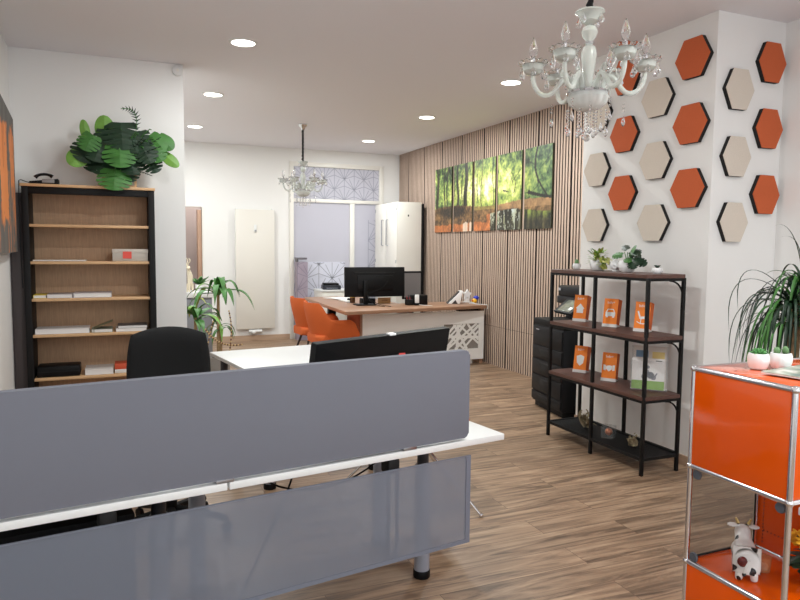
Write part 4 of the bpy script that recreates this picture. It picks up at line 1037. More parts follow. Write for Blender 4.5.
# ------------------------------------------------------------------ shelf rack
RX0, RX1, RY0, RYM, RY1, RZ = 3.16, 3.462, 3.402, 3.926, 4.452, 1.335
t = thing('shelf_rack', 'black metal rack with dark brown shelves before the pillar', 'shelf rack', (0, 0, 0))
for y in (RY0, RYM, RY1):
    for x in (RX0, RX1): RB(x-.011, x+.011, y-.011, y+.011, 0, RZ-.024, .002).build('post', M_black, t)
def rshelf(z, mt, name, th=.026):
    mb = MB(); mb.M = Matrix.Translation((0, 0, z-th)); mb.prism(rrect(RX0-.012, RX1+.012, RY0-.012, RY1+.012, .02, 4), th, .002, 1)
    return mb.build(name, mt, t)
for z in (RZ, .925, .53): 
    rshelf(z, M_rackwood, 'shelf')
    mb = MB()
    for x in (RX0, RX1): mb.box(x-.010, x+.010, RY0, RY1, z-.044, z-.027)
    for y in (RY0, RY1): mb.box(RX0, RX1, y-.010, y+.010, z-.044, z-.027)
    mb.build('shelf_frame', M_black, t)
mb = MB(); mb.box(RX0-.01, RX0+.01, RY0, RY1, .1, .12).box(RX1-.01, RX1+.01, RY0, RY1, .1, .13).box(RX0, RX1, RY0-.01, RY0+.01, .1, .12).box(RX0, RX1, RY1-.01, RY1+.01, .1, .12)
mb.build('bottom_frame', M_black, t)
mb = MB(); n = 60
for i in range(1, n): y = RY0+(RY1-RY0)*i/n; mb.box(RX0, RX1, y-.0055, y+.0055, .112, .115)
for i in range(1, 22): x = RX0+(RX1-RX0)*i/22; mb.box(x-.0045, x+.0045, RY0, RY1, .1115, .1145)
mb.build('mesh_shelf', M_black, t)
for z in (RZ-.044, .881, .486, .10):
    mb = MB()
    for y in (RY0,):
        mb.tube(bez((RX1-.005, y, z-.12), (RX1-.005, y, z-.05), (RX1-.05, y, z), (RX1-.12, y, z), 8), .006, 6)
    if z > .15: mb.build('corner_brace', M_black, t)
# brochures in stands
def icon(kind, mb):
    if kind == 'house':
        mb.poly([(-.027, -.03, 0), (.027, -.03, 0), (.027, .005, 0), (-.027, .005, 0)]); mb.poly([(-.036, .005, 0), (.036, .005, 0), (0, .045, 0)])
    elif kind == 'car':
        mb.poly([(-.036, -.018, 0), (.036, -.018, 0), (.036, .012, 0), (-.036, .012, 0)])
        q = [(-.034, .01), (-.022, .035), (.022, .035), (.034, .01), (.026, .01), (.018, .028), (-.018, .028), (-.026, .01)]
        mb.poly([(-.034, .012, 0), (-.026, .012, 0), (-.018, .03, 0), (-.022, .036, 0)]); mb.poly([(.026, .012, 0), (.034, .012, 0), (.022, .036, 0), (.018, .03, 0)]); mb.poly([(-.022, .036, 0), (-.018, .03, 0), (.018, .03, 0), (.022, .036, 0)])
        for s in (-1, 1): mb.poly([(s*.024-.008, -.028, 0), (s*.024+.008, -.028, 0), (s*.024+.008, -.018, 0), (s*.024-.008, -.018, 0)])
    elif kind == 'chair':
        mb.poly([(-.036, .045, 0), (-.026, .048, 0), (-.008, .0, 0), (-.018, -.006, 0)]); mb.poly([(-.018, -.01, 0), (.03, -.006, 0), (.03, .012, 0), (-.01, .008, 0)])
        pr = bez((-.036, -.03, 0), (-.01, -.05, 0), (.02, -.05, 0), (.04, -.03, 0), 8)
        for a, b2 in zip(pr, pr[1:]): mb.poly([a, b2, b2+Vector((0, .006, 0)), a+Vector((0, .006, 0))])
        mb.poly([(-.012, -.045, 0), (-.006, -.045, 0), (-.004, -.008, 0), (-.010, -.008, 0)]); mb.poly([(.02, -.045, 0), (.026, -.045, 0), (.024, -.006, 0), (.018, -.006, 0)])
    elif kind == 'shield':
        mb.poly([(0, -.045, 0), (.026, -.022, 0), (.032, .03, 0), (0, .042, 0), (-.032, .03, 0), (-.026, -.022, 0)])
    elif kind == 'hands':
        mb.poly([(-.042, -.016, 0), (-.024, -.02, 0), (-.024, .02, 0), (-.042, .024, 0)]); mb.poly([(.024, -.02, 0), (.042, -.016, 0), (.042, .024, 0), (.024, .02, 0)])
        mb.poly([(-.022, -.008, 0), (0, -.026, 0), (.022, -.008, 0), (.022, .016, 0), (.004, .02, 0), (-.022, .014, 0)])
M_bro = mat('orange_brochure', (250, 136, 40), .45)
M_bro2 = mat('orange_brochure_edge', (216, 104, 44), .6)
def brochure(kind, label, loc, rz, lean=9):
    # local: front faces -Y
    t = thing('brochure_stand', label, 'brochure stand', loc, rz, 'orange brochures in stands')
    Mx = Matrix.Rotation(R(-lean), 4, 'X')
    W, H = .052, .21
    mb = MB(); mb.M = frame((-W, 0, 0), (0, 1, 0), (0, 0, 1)); mb.prism([(-.02, .0), (.035, 0), (.085, .19), (.014, .205)], W*2, 0); 
    o = mb.build('leaflets', M_bro2, t, 0)
    # front sheet
    p0, p1 = Vector((0, -.0215, .022)), Vector((0, .0125, .207)); up = (p1-p0).normalized()
    F = frame(p0, (1, 0, 0), up)
    mb = MB(); mb.M = F; mb.box(-W, W, 0, .187, 0, .0012); mb.build('cover', M_bro, t, 0)
    mb = MB(); mb.M = F @ Matrix.Translation((0, .075, .0016)); icon(kind, mb); mb.build('white_icon', M_potw, t, 0)
    text('logo', 'bdv+', .028, M_potw, t, F @ Matrix.Translation((0, .158, .0016)), .0002)
    mb = MB(); mb.M = frame((-W-.003, 0, 0), (0, 1, 0), (0, 0, 1)); mb.prism([(-.027, 0), (.038, 0), (.038, .004), (-.019, .022), (-.024, .022)], W*2+.006, 0); mb.build('stand_base', mat('white_stand', (226, 222, 218), .3), t, 0)
    return t
rzb = -R(61)
brochure('house', 'orange brochure stand with white house, leftmost on the upper brown shelf', (3.36, 4.345, .925), rzb)
brochure('car', 'orange brochure stand with white car, middle of the upper brown shelf', (3.34, 3.965, .925), rzb)
brochure('chair', 'orange brochure stand with white rocking chair, behind the near post', (3.36, 3.66, .925), rzb)
brochure('shield', 'orange brochure stand with white shield, leftmost on the lower brown shelf', (3.33, 4.285, .53), rzb)
brochure('hands', 'orange brochure stand with white clasped hands, middle of the lower brown shelf', (3.31, 3.925, .53), rzb+.1)
t = thing('leaflet_holder', 'clear acrylic holder with white and green leaflets on the lower shelf', 'leaflet holder', (3.33, 3.545, .53), -R(46))
F = frame((0, -.01, .008), (1, 0, 0), (0, .2, 1))
mb = MB(); mb.M = F; mb.box(-.118, .118, .0, .006, -.004, -.001).box(-.118, -.115, 0, .2, -.004, .02).box(.115, .118, 0, .2, -.004, .02).box(-.118, .118, 0, .2, .0225, .0245).box(-.118, .118, 0, .30, -.0045, -.0025)
mb.box(-.118, .118, -.006, 0, -.004, .06); mb.build('holder', M_acry, t, 0)
mb = MB(); mb.M = F; mb.box(-.105, .105, .004, .30, .0, .002); bk = mb.build('rear_leaflet', mat('pale_leaflet', (214, 210, 204), .5), t, 0)
mb = MB(); mb.M = F; mb.box(-.09, -.01, .222, .268, .002, .0024); mb.build('blue_photo', mat('blue_print', (110, 140, 168), .5), bk, 0)
mb = MB(); mb.M = F; mb.box(.015, .095, .215, .262, .002, .0024); mb.build('yellow_photo', mat('yellow_print', (222, 200, 130), .5), bk, 0)
mb = MB(); mb.M = F; mb.box(-.112, .098, .004, .216, .006, .009); fr = mb.build('front_leaflet', M_paper, t, 0)
mb = MB(); mb.M = F; mb.box(-.112, .098, .004, .062, .009, .0094); mb.build('green_band', mat('green_print', (126, 168, 66), .5), fr, 0)
mb = MB(); mb.M = F; mb.mi = 0
for (x, y, r) in ((-.01, .155, .012), (-.02, .118, .022), (.01, .10, .024), (-.03, .088, .02), (.03, .085, .016)): mb.lathe([(0, .0095), (r, .0095)], 12, (x, y, 0))
mb.poly([(.015, .07, .0096), (.03, .07, .0096), (.055, .115, .0096), (.047, .118, .0096)]); mb.build('figure_print', mat('grey_print', (138, 140, 150), .5), fr, 0)
mb = MB(); mb.M = F; mb.box(.04, .08, .196, .203, .009, .0094); mb.build('logo_line', mat('dark_print', (90, 92, 90), .5), fr, 0)

# plants on the top of the rack
def bowl_pot(name, label, loc, r, h, group, ribs=False):
    t = thing(name, label, 'potted plant', loc, 0, group)
    pf = [(0, 0), (r*.62, 0), (r*.9, h*.25), (r, h*.55), (r*.95, h*.85), (r*.86, h), (r*.78, h), (r*.8, h*.8), (0, h*.8)]
    if ribs:
        pf = [(0, 0), (r*.6, 0)]
        for i in range(14):
            q = i/13; pf.append(((r*(.62+.38*sin(PI*(.12+.62*q))))*(1+(.02 if i % 2 else 0)), h*(.03+.95*q)))
        pf += [(r*.8, h), (r*.78, h*.82), (0, h*.82)]
    MB().lathe(pf, 32).build('pot', M_potw, t)
    MB().lathe([(0, h*.86), (r*.8, h*.84)], 24).build('soil', M_soil, t)
    return t
ZR = RZ
GT = 'small plants on the rack top'
t = bowl_pot('succulent', 'tiny cactus in white pot at the far left of the rack top', (3.33, 4.37, ZR), .032, .045, GT)
MB().ball((0, 0, .055), .018, 12, (1, 1, 1.3)).ball((.012, .006, .05), .012, 10).build('foliage', M_cact, t)
t = bowl_pot('trailing_plant', 'yellow green trailing plant in white bowl on the rack top', (3.33, 4.115, ZR), .062, .075, GT)
rn = random.Random(5); mb = MB()
for k in range(85):
    a = rn.uniform(0, 2*PI); e = rn.uniform(.1, 1.35); L = rn.uniform(.05, .13)
    d = Vector((cos(a)*cos(e), sin(a)*cos(e), sin(e)))
    # hang over toward the near side
    base = Vector((0, 0, .065))+d*L*.7+Vector((0, -.055*rn.random()*(1 if e < .7 else 0), -.03*(1-e/1.4)))
    mb.mi = 0 if rn.random() < .45 else 1
    mb2 = base
    plain_leaf(mb, mb2, Vector((d.x+rn.uniform(-.4, .4), d.y+rn.uniform(-.5, .3), d.z*.4+rn.uniform(-.2, .4))), rn.uniform(.035, .06), .02, droop=.3)
for k in range(22):
    mb.mi = 2 if k % 2 else 0
    plain_leaf(mb, (rn.uniform(-.05, .02), -.07-rn.random()*.05, rn.uniform(.02, .1)), (rn.uniform(-.6, .3), rn.uniform(-1, 0), rn.uniform(-.6, .3)), .05, .022, droop=.2)
mb.build('foliage', [M_gy, M_g3, mat('pale_variegated_leaf', (206, 206, 130), .5)], t, 60)
t = thing('white_coral', 'white knotted ceramic ornament between the two larger rack top plants', 'ornament', (3.33, 3.915, ZR))
mb = MB(); rn = random.Random(2)
for k in range(16):
    a, e = rn.uniform(0, 2*PI), rn.uniform(-.6, 1.4)
    p = Vector((.034*cos(a)*cos(e), .034*sin(a)*cos(e), .045+.035*sin(e)))
    nrm = (p-Vector((0, 0, .045))).normalized(); sd = nrm.cross(Vector((.3, .2, 1))).normalized(); tt = nrm.cross(sd)
    mb.tube([p+(sd*cos(x*PI/5)+tt*sin(x*PI/5))*.014 for x in range(11)], .005, 6)
mb.ball((0, 0, .042), .034, 14); mb.build('knot', M_potw, t)
B(-.018, .018, -.018, .018, 0, .012).build('foot', M_potw, t)
t = bowl_pot('leafy_plant', 'small plant with broad dark leaves in white bowl on rack top', (3.33, 3.80, ZR), .06, .08, GT)
mb = MB()
for k, (x, y, z, dx, dy, dz, L, W) in enumerate(((0, -.03, .14, -.2, -.5, .3, .10, .08), (0, -.06, .15, -.3, -1, -.1, .11, .08), (0, .0, .16, .1, .5, .25, .10, .07), (-.02, .03, .12, -.4, .9, .0, .10, .07), (0, -.08, .10, -.3, -.9, -.6, .10, .09), (-.02, -.08, .06, -.4, -.6, -.9, .10, .09), (0, -.03, .1, -.8, -.5, -.2, .1, .08), (.02, 0, .12, .8, -.4, .1, .1, .08), (0, -.1, .09, .2, -1, -.7, .1, .09))):
    mb.mi = 1 if k % 3 else 0
    monstera_leaf(mb, (x, y*.9, max(z, .075)), (dx, dy, max(dz, -.35)), L*.85, W*.85, (-.7, -.5, .6), 4, .2, .4)
mb.build('foliage', [M_g2, M_g1], t, 60)
mb = MB()
for y in (-.06, -.03, 0, .03): mb.tube(bez((0, y*.2, .06), (0, y*.3, .1), (0, y*.7, .12), (0, y, .14), 6), .003, 6)
mb.build('stems', M_g2, t)
t = bowl_pot('succulent', 'small dark succulent in white pot at the right of the rack top', (3.33, 3.508, ZR), .036, .038, GT)
mb = MB()
for k in range(12):
    a = k*2.4; plain_leaf(mb, (0, 0, .034), (cos(a), sin(a), 1.1), .032, .012, droop=.05)
mb.build('foliage', mat('grey_green_leaf', (76, 96, 84), .6), t, 60)
# ornaments on the bottom shelf
def driftwood(label, loc, s, seed):
    t = thing('driftwood', label, 'ornament', loc, 0, 'dried twigs on the rack bottom')
    rn = random.Random(seed); mb = MB()
    for k in range(16):
        a = rn.uniform(0, 2*PI); r = rn.uniform(.2, 1)*s*.5; h = rn.uniform(.3, 1.0)*s
        p0 = Vector((rn.uniform(-.2, .2)*s, rn.uniform(-.2, .2)*s, .01)); p3 = Vector((r*cos(a), r*sin(a), h))
        p1 = p0+Vector((rn.uniform(-.3, .3)*s, rn.uniform(-.3, .3)*s, .3*s)); p2 = p3+Vector((rn.uniform(-.4, .4)*s, rn.uniform(-.4, .4)*s, -.1*s))
        p0.z = .008; p1.z = max(p1.z, .012); p2.z = max(p2.z, .012)
        mb.tube(bez(p0, p1, p2, p3, 8), [.008, .009, .008, .008, .007, .006, .006, .005, .004], 7)
    mb.build('twigs', mat('dry_twig', (132, 118, 92), .9, var=.3, scale=40), t)
    mb = MB()
    for k in range(6):
        a = rn.uniform(0, 2*PI); plain_leaf(mb, (.2*s*cos(a), .2*s*sin(a), rn.uniform(.2, .9)*s), (cos(a), sin(a), rn.uniform(-.5, .5)), .3*s, .1*s)
    mb.build('dry_leaves', mat('dry_leaf', (154, 142, 112), .9), t, 60)
driftwood('taller bundle of dried twigs at the far left of the rack bottom', (3.32, 4.16, .115), .14, 3)
driftwood('low bundle of dried twigs near the near end of the rack bottom', (3.30, 3.64, .115), .10, 8)
t = thing('glass_cube', 'clear glass cube with copper ball on the bottom of the rack', 'ornament', (3.29, 3.885, .115), R(35))
RB(-.046, .046, -.046, .046, 0, .092, .01, 3).build('glass', see_through('thick_glass', (150, 156, 156), .03, .18, 1.0), t)
MB().ball((0, 0, .045), .028, 16).build('copper_ball', mat('copper', (206, 128, 92), .3, .6), t)

M_copier = mat('charcoal_plastic', (20, 21, 25), .5, spec=.3)
# ------------------------------------------------------------------ copier
cx, cy = 3.565, 4.83
ang = math.atan2(5.464-4.835, 3.683-3.565)          # direction of the front's bottom edge (away from us)
t = thing('copier', 'large black office copier between the rack and the slatted wall', 'copier', (cx, cy, 0), ang-PI/2+R(2))
# local: front faces -X, width along +Y (0..0.62), depth +X
CWd, CD = .60, .58
RB(0, CD, 0, CWd, .05, .78, .008).build('body', M_copier, t)
RB(.02, CD-.02, .02, CWd-.02, 0, .05, .004).build('plinth', M_black, t)
for k, (z0_, z1_) in enumerate(((.07, .15), (.16, .31), (.32, .46), (.47, .585))):
    d = RB(-.014, 0, .01, CWd-.01, z0_, z1_, .004).build('paper_tray', M_copier, t)
    RB(-.018, -.010, .18, .42, z0_+.02, z1_-.025, .004).build('tray_handle', M_dark, d)
RB(-.012, 0, .01, CWd-.01, .60, .77, .004).build('front_door', M_copier, t)
RB(.0, CD, .0, CWd, .78, .84, .006).build('output_tray', M_black, t)
RB(.30, CD, .0, CWd-.05, .84, .98, .006).build('neck', M_copier, t)
RB(.22, CD, .0, CWd-.02, .98, 1.05, .01).build('scanner', M_copier, t)
RB(.22, CD, .02, CWd-.04, 1.05, 1.15, .02).build('document_feeder', M_copier, t)
mb = MB(); mb.M = Matrix.Translation((.17, .0, 1.0)) @ Matrix.Rotation(R(-38), 4, 'Y'); mb.rbox(-.12, .06, .04, .36, -.03, 0, .008)
p = mb.build('control_panel', M_copier, t)
mb = MB(); mb.M = Matrix.Translation((.17, .0, 1.0)) @ Matrix.Rotation(R(-38), 4, 'Y'); mb.rbox(-.105, .045, .08, .30, -.001, .003, .002); mb.build('touch_screen', mat('grey_green_screen', (128, 130, 118), .15), p)
RB(-.0135, -.0115, .46, .52, .735, .745, .001).build('badge', mat('badge_grey', (180, 180, 184), .4), t)
RB(.216, .221, .50, .54, 1.10, 1.125, .001).build('badge', mat('badge_grey', (180, 180, 184), .4), t)

# ------------------------------------------------------------------ orange steel tube cabinet at the right
UX = (1.86, 2.20, 2.95); UY = (1.378, 1.762); UZ = (.035, .385, .735, 1.083)
t = thing('tube_cabinet', 'orange panelled cabinet of chrome tubes in the right foreground', 'cabinet', (0, 0, 0))
r = .0095
def utube(p, q): MB().tube([p, q], r, 14).build('tube', M_chrome, t)
for x in UX:
    for y in UY: utube((x, y, 0.012), (x, y, UZ[3]))
for z in UZ:
    for y in UY:
        utube((UX[0], y, z), (UX[1], y, z)); utube((UX[1], y, z), (UX[2], y, z))
    for x in UX: utube((x, UY[0], z), (x, UY[1], z))
for x in UX:
    for y in UY:
        for z in UZ: MB().ball((x, y, z), .0135, 14).build('ball_joint', M_chrome, t)
for x in UX:
    for y in UY: MB().lathe([(.014, 0), (.016, .006), (.009, .02)], 14, (x, y, 0)).build('foot', M_black, t)
def panel(*a): RB(*a, .002).build('panel', M_orange, t)
M_top = mat('glossy_orange_top', (232, 90, 14), .2, coat=1.0)
e = .009
# side panels
for (z0_, z1_) in ((UZ[0], UZ[1]), (UZ[2], UZ[3])): panel(UX[0]-.006, UX[0]+.002, UY[0]+e, UY[1]-e, z0_+e, z1_-e)
for z in (UZ[0], UZ[1], UZ[2]):
    for a, b2 in ((0, 1), (1, 2)): panel(UX[a]+e, UX[b2]-e, UY[0]+e, UY[1]-e, z-.002, z+.005)
for a, b2 in ((0, 1), (1, 2)): RB(UX[a]+e-.004, UX[b2]-e+.004, UY[0]+e-.004, UY[1]-e+.004, UZ[3]-.001, UZ[3]+.006, .002).build('top_panel', M_top, t)
for (a, b2, k) in ((0, 1, 2), (1, 2, 2), (1, 2, 0), (0, 1, 0)): panel(UX[a]+e, UX[b2]-e, UY[0]-.006, UY[0]+.002, UZ[k]+e, UZ[k+1]-e)
for (a, b2, k) in ((0, 1, 2), (1, 2, 2), (1, 2, 1), (1, 2, 0), (0, 1, 0)): panel(UX[a]+e, UX[b2]-e, UY[1]-.002, UY[1]+.006, UZ[k]+e, UZ[k+1]-e)
mb = MB(); mb.rbox(UX[1]-.004, UX[1]+.004, UY[0]+e, UY[1]-e, UZ[1]+e, UZ[2]-e, .002); part = mb.build('partition', M_orange, t)
mb = MB()
for i in range(22): mb.ball((UX[1]-.004, UY[1]-.035, UZ[1]+.03+.0135*i), .003, 6)
for i in range(20): mb.ball((UX[1]-.004, UY[1]-.04-.015*i, UZ[1]+.075), .003, 6)
mb.build('perforation', M_dark, part)
B(UX[0]-.003, UX[0]+.001, UY[0]+e, UY[1]-e, UZ[1]+e, UZ[2]-e).build('glass_side', M_glass, t)
B(UX[0]+e, UX[1]-e, UY[1]-.001, UY[1]+.003, UZ[1]+e, UZ[2]-e).build('glass_rear', M_glass, t)
B(UX[0]+e, UX[1]-e, UY[1]-.004, UY[1]+.004, UZ[1]+.006, UZ[1]+.012).build('glass_seal', M_black, t)
mb = MB(); mb.tube([(UX[1]-.012, UY[1]-.004, UZ[1]+.01), (UX[1]-.012, UY[1]-.004, UZ[2]-.01)], .003, 6); mb.build('glass_seal', M_black, t)
for (y, z) in ((UY[1]-.03, UZ[2]-.025), (UY[1]-.03, UZ[1]+.025), (UY[0]+.03, UZ[2]-.025)):
    MB().lathe([(0, -.006), (.016, -.006), (.018, 0), (.016, .004), (0, .004)], 16, (UX[0]+.004, y, z), Matrix.Rotation(R(90), 4, 'Y')).build('glass_clip', mat('smoky_clip', (92, 96, 104), .2), t)
MB().ball((UX[1]-.03, UY[1]-.025, UZ[2]-.055), .020, 14, (1.3, .8, .9)).tube([(UX[1]-.04, UY[1]-.025, UZ[2]-.05), (UX[1]-.08, UY[1]-.02, UZ[2]-.045)], .008, 8).tube([(UX[1]-.03, UY[1]-.02, UZ[2]-.055), (UX[1]-.02, UY[1], UZ[2]-.05)], .008, 8).build('hinge_knob', M_blackp, t)
RB(UX[0]+.026, UX[1]+.4, UY[0]-.04, UY[0]-.010, UZ[2]-.036, UZ[2]-.012, .003).build('white_shelf', M_white, t)
# on top
t = bowl_pot('succulent', 'green rosette succulent in ribbed white pot, left on the orange cabinet', (2.035, 1.652, UZ[3]+.006), .035, .054, 'succulents on the orange cabinet', True)
mb = MB(); rn = random.Random(1)
for k in range(26):
    a = k*2.399; e_ = 1.3-.045*k; L = .022+.0005*k
    d = Vector((cos(a)*cos(e_), sin(a)*cos(e_), sin(e_)))
    mb.tube([Vector((0, 0, .047)), Vector((0, 0, .05))+d*L*.6, Vector((0, 0, .05))+d*L], [.003, .0045, .0008], 6)
mb.build('foliage', mat('fresh_succulent', (88, 150, 84), .5, var=.2, scale=90), t, 60)
t = bowl_pot('succulent', 'pair of round cacti in ribbed white pot, right on the orange cabinet', (2.12, 1.632, UZ[3]+.006), .036, .054, 'succulents on the orange cabinet', True)
mb = MB()
for dx, h in ((-.013, .021), (.012, .024)):
    mb.ball((dx, -dx*.5, .048+h*.6), .011, 12, (1, 1, h/.013*.75))
    for k in range(26):
        a = k*2.399; q = -.9+1.8*k/25; rr = (1-q*q)**.5; c0 = Vector((dx, -dx*.5, .048+h*.6)); d = Vector((rr*cos(a), rr*sin(a), q*1.3)); mb.tube([c0+d*.011, c0+d*.0135], [.0012, .0002], 4)
mb.build('foliage', M_cact, t, 60)
t = thing('magazine', 'magazine with grey green cover lying on the orange cabinet', 'magazine', (2.115, 1.515, UZ[3]+.0105), R(10))
B(-.15, .15, -.085, .085, 0, .004).build('pages', M_paper, t)
mg = mat('magazine_cover', (120, 140, 140), .3); nt = mg.node_tree
tc = nt.nodes.new('ShaderNodeTexCoord'); nz = nt.nodes.new('ShaderNodeTexNoise'); nz.inputs['Scale'].default_value = 14
rp = nt.nodes.new('ShaderNodeValToRGB'); rp.color_ramp.elements[0].position = .35; rp.color_ramp.elements[0].color = (*lin((70, 110, 120)), 1); rp.color_ramp.elements[1].position = .62; rp.color_ramp.elements[1].color = (*lin((206, 204, 196)), 1)
q = rp.color_ramp.elements.new(.5); q.color = (*lin((150, 158, 140)), 1)
nt.links.new(tc.outputs['Object'], nz.inputs['Vector']); nt.links.new(nz.outputs['Fac'], rp.inputs[0]); nt.links.new(rp.outputs[0], nt.nodes['Principled BSDF'].inputs['Base Color'])
B(-.15, .15, -.085, .085, .004, .006).build('cover', mg, t)
# spotted cow figure
t = thing('cow_figurine', 'white cow figurine with black and maroon spots inside the orange cabinet', 'figurine', (1.955, 1.60, UZ[1]+.006), R(48))
# local: head toward +X
cow = bpy.data.materials.new('spotted_ceramic'); cow.use_nodes = True; MATS['cow'] = cow
nt = cow.node_tree; b = nt.nodes['Principled BSDF']; b.inputs['Roughness'].default_value = .2
tc = nt.nodes.new('ShaderNodeTexCoord'); vo = nt.nodes.new('ShaderNodeTexNoise'); vo.inputs['Scale'].default_value = 26; vo.inputs['Detail'].default_value = 0
rp = nt.nodes.new('ShaderNodeValToRGB'); rp.color_ramp.interpolation = 'CONSTANT'; rp.color_ramp.elements[0].color = (*lin((236, 234, 230)), 1)
rp.color_ramp.elements[1].position = .60; rp.color_ramp.elements[1].color = (*lin((28, 26, 28)), 1)
nt.links.new(tc.outputs['Object'], vo.inputs['Vector']); nt.links.new(vo.outputs['Fac'], rp.inputs[0]); nt.links.new(rp.outputs[0], b.inputs['Base Color'])
me = bpy.data.meshes.new('body')
pts = [(0, 0, .065), (-.05, 0, .07), (.04, 0, .07), (.06, 0, .10), (.075, 0, .128), (.105, 0, .120),
       (.035, .022, .03), (.035, .024, .0), (.035, -.022, .03), (.035, -.024, 0), (-.05, .022, .03), (-.05, .024, 0), (-.05, -.022, .03), (-.05, -.024, 0)]
ed = [(0, 1), (0, 2), (2, 3), (3, 4), (4, 5), (2, 6), (6, 7), (2, 8), (8, 9), (1, 10), (10, 11), (1, 12), (12, 13)]
me.from_pydata(pts, ed, [])
tmp = bpy.data.objects.new('tmp', me); C.objects.link(tmp)
sk = tmp.modifiers.new('s', 'SKIN'); ss = tmp.modifiers.new('u', 'SUBSURF'); ss.levels = 2; ss.render_levels = 2
rad = [.043, .040, .036, .026, .030, .020, .015, .012, .015, .012, .015, .012, .015, .012]
for q, rr in zip(me.skin_vertices[0].data, rad): q.radius = (rr, rr)
me.skin_vertices[0].data[0].use_root = True
bpy.context.view_layer.update()
me2 = bpy.data.meshes.new_from_object(tmp.evaluated_get(bpy.context.evaluated_depsgraph_get())); bpy.data.objects.remove(tmp)
zmin = min(v_.co.z for v_ in me2.vertices)
for v_ in me2.vertices: v_.co.z -= zmin
me2.materials.clear(); me2.materials.append(cow); me2.polygons.foreach_set('use_smooth', [True]*len(me2.polygons)); me2.name = 'body'
o = bpy.data.objects.new('body', me2); C.objects.link(o); o.parent = t
for s in (-1, 1):
    MB().ball((.066, s*.034, .145-zmin), .012, 10, (1, 1.5, .6)).build('ear', cow, t)
    MB().tube([(.07, s*.016, .152-zmin), (.07, s*.024, .17-zmin)], [.006, .003], 8).build('horn', mat('gold_paint', (190, 160, 100), .3, .5), t)
    MB().ball((.098, s*.014, .138-zmin), .0045, 8).build('eye', M_blackgloss, t)
MB().tube(bez((-.085, 0, .085-zmin), (-.11, 0, .09-zmin), (-.10, .02, .06-zmin), (-.098, .015, .045-zmin), 8), .004, 6).ball((-.098, .015, .042-zmin), .007, 8).build('tail', cow, t)
MB().ball((-.075, .018, .075-zmin), .018, 12, (.7, .9, 1)).build('maroon_spot', mat('maroon_paint', (110, 36, 36), .25), t)
# small amber glass and sunflowers
t = thing('tealight_glass', 'small amber tealight glass behind the cow in the orange cabinet', 'tealight', (2.04, 1.60, UZ[1]+.005))
MB().lathe([(0, 0), (.026, 0), (.03, .05), (.027, .05), (.024, .006), (0, .006)], 20).build('glass', see_through('amber_clear_glass', (230, 160, 110), .05, .4), t)
MB().lathe([(0, .006), (.018, .006), (.018, .02), (0, .02)], 16).build('candle', M_cream, t)
t = thing('sunflower_bunch', 'bunch of yellow flowers with dark leaves at the edge of the orange cabinet', 'flowers', (2.10, 1.455, UZ[1]+.005))
MB().lathe([(0, 0), (.035, 0), (.045, .06), (.04, .06), (.03, .01), (0, .01)], 20).build('pot', mat('green_pot', (52, 60, 40), .5), t)
mb = MB(); lf = MB(); rn = random.Random(6)
for k in range(7):
    a = k*2.4; c0 = Vector((.045*cos(a)*(k > 0), .045*sin(a)*(k > 0), .14+.02*(k % 3))); nrm = Vector((c0.x*6, c0.y*6-.5, .9)).normalized()
    sd = nrm.cross(Vector((1, .2, 0))).normalized(); tt = nrm.cross(sd)
    mb.mi = 1; mb.ball(c0, .012, 8); mb.mi = 0
    for j in range(12):
        b2 = j*PI/6; d = sd*cos(b2)+tt*sin(b2); plain_leaf(mb, c0+d*.008, d, .034, .014, nrm, .1)
for k in range(34):
    a = k*2.4; plain_leaf(lf, (.02*cos(a), .02*sin(a), .05+.002*k), (cos(a), sin(a), .5-.02*k), .075, .035)
mb.build('flowers', [mat('petal_yellow', (226, 164, 36), .6), mat('flower_centre', (70, 46, 24), .8)], t, 60); lf.build('foliage', M_g1, t, 60)

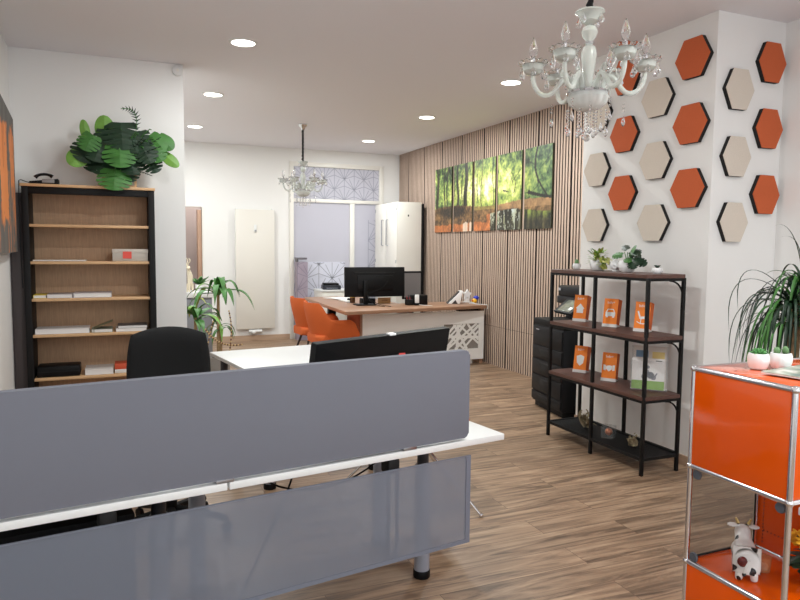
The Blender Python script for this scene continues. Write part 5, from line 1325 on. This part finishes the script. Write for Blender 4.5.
# ------------------------------------------------------------------ ponytail palm behind the cabinet
t = thing('ponytail_palm', 'tall strappy green palm with arching leaves behind the orange cabinet', 'potted plant', (3.205, 2.41, 0))
MB().lathe([(0, 0), (.10, 0), (.135, .27), (.142, .27), (.142, .29), (.125, .29), (.12, .25), (0, .25)], 32).build('pot', M_potw, t)
MB().lathe([(0, .262), (.118, .258)], 24).build('soil', M_soil, t)
MB().tube([(0, 0, .24), (.01, 0, .5), (.0, .01, .8), (-.01, 0, 1.20)], [.045, .03, .024, .022], 14).tube([(.0, 0, .6), (.06, .03, .8), (.08, .02, 1.28)], [.02, .018, .016], 12).build('trunk', M_bark, t)
lf = MB(); rn = random.Random(21)
def palmleaf(hx, hy, hz, a, e, L, wd, drop, mi):
    lf.mi = mi
    hor = Vector((cos(a), sin(a), 0)); p0 = Vector((hx, hy, hz))
    p1 = p0+(hor*cos(e)+Vector((0, 0, sin(e))))*L*.42
    p2 = p0+hor*L*.55*cos(e*.6)+Vector((0, 0, sin(e)*L*.40-.02)); p3 = p0+hor*L*(.62*cos(e*.6))+Vector((0, 0, -drop))
    pts = bez(p0, p1, p2, p3, 14)
    lf.strip(pts, [wd*min(1, .4+4*i/14)*max(.05, 1-(i/14)**3) for i in range(15)], fold=.45)
for k in range(125):
    palmleaf(-.01, 0, 1.2+rn.uniform(-.12, .05), k*2.399, rn.uniform(.3, 1.25), rn.uniform(.28, .52), rn.uniform(.006, .010), rn.uniform(.2, .5), 0 if rn.random() < .75 else 1)
for k in range(46):
    palmleaf(.08, .02, 1.28+rn.uniform(-.04, .04), k*2.399, rn.uniform(.8, 1.5), rn.uniform(.22, .45), rn.uniform(.006, .010), rn.uniform(-.2, .2), 1 if rn.random() < .6 else 0)
# the long arching ones towards the left
lc = Vector((-cos(yaw), sin(yaw), 0))
for (L, z1, dr, wd) in ((.34, .18, -.12, .006), (.30, .22, .0, .006), (.28, .10, -.2, .007), (.33, .06, -.3, .006)):
    p0 = Vector((0, 0, 1.22)); lf.mi = 0
    lf.strip(bez(p0, p0+lc*L*.5+Vector((0, 0, z1)), p0+lc*L*1.2+Vector((0, 0, z1*1.3)), p0+lc*L+Vector((.0, -.03, dr-.1)), 16), [wd*min(1, .4+4*i/16)*max(.05, 1-(i/16)**3) for i in range(17)], fold=.4)
for (dx, dz, cu) in ((-.10, .36, -.06), (.12, .34, .07), (-.03, .30, -.10)):
    p0 = Vector((.05, 0, 1.28)); rr = -lc
    lf.strip(bez(p0, p0+Vector((0, 0, dz*.6)), p0+rr*dx*.8+Vector((0, 0, dz*1.1)), p0+rr*(dx+cu)+Vector((0, 0, dz*.95)), 14), [.005*max(.1, 1-(i/14)**3) for i in range(15)], fold=.4)
lf.build('foliage', [M_g1, M_g2], t, 60)
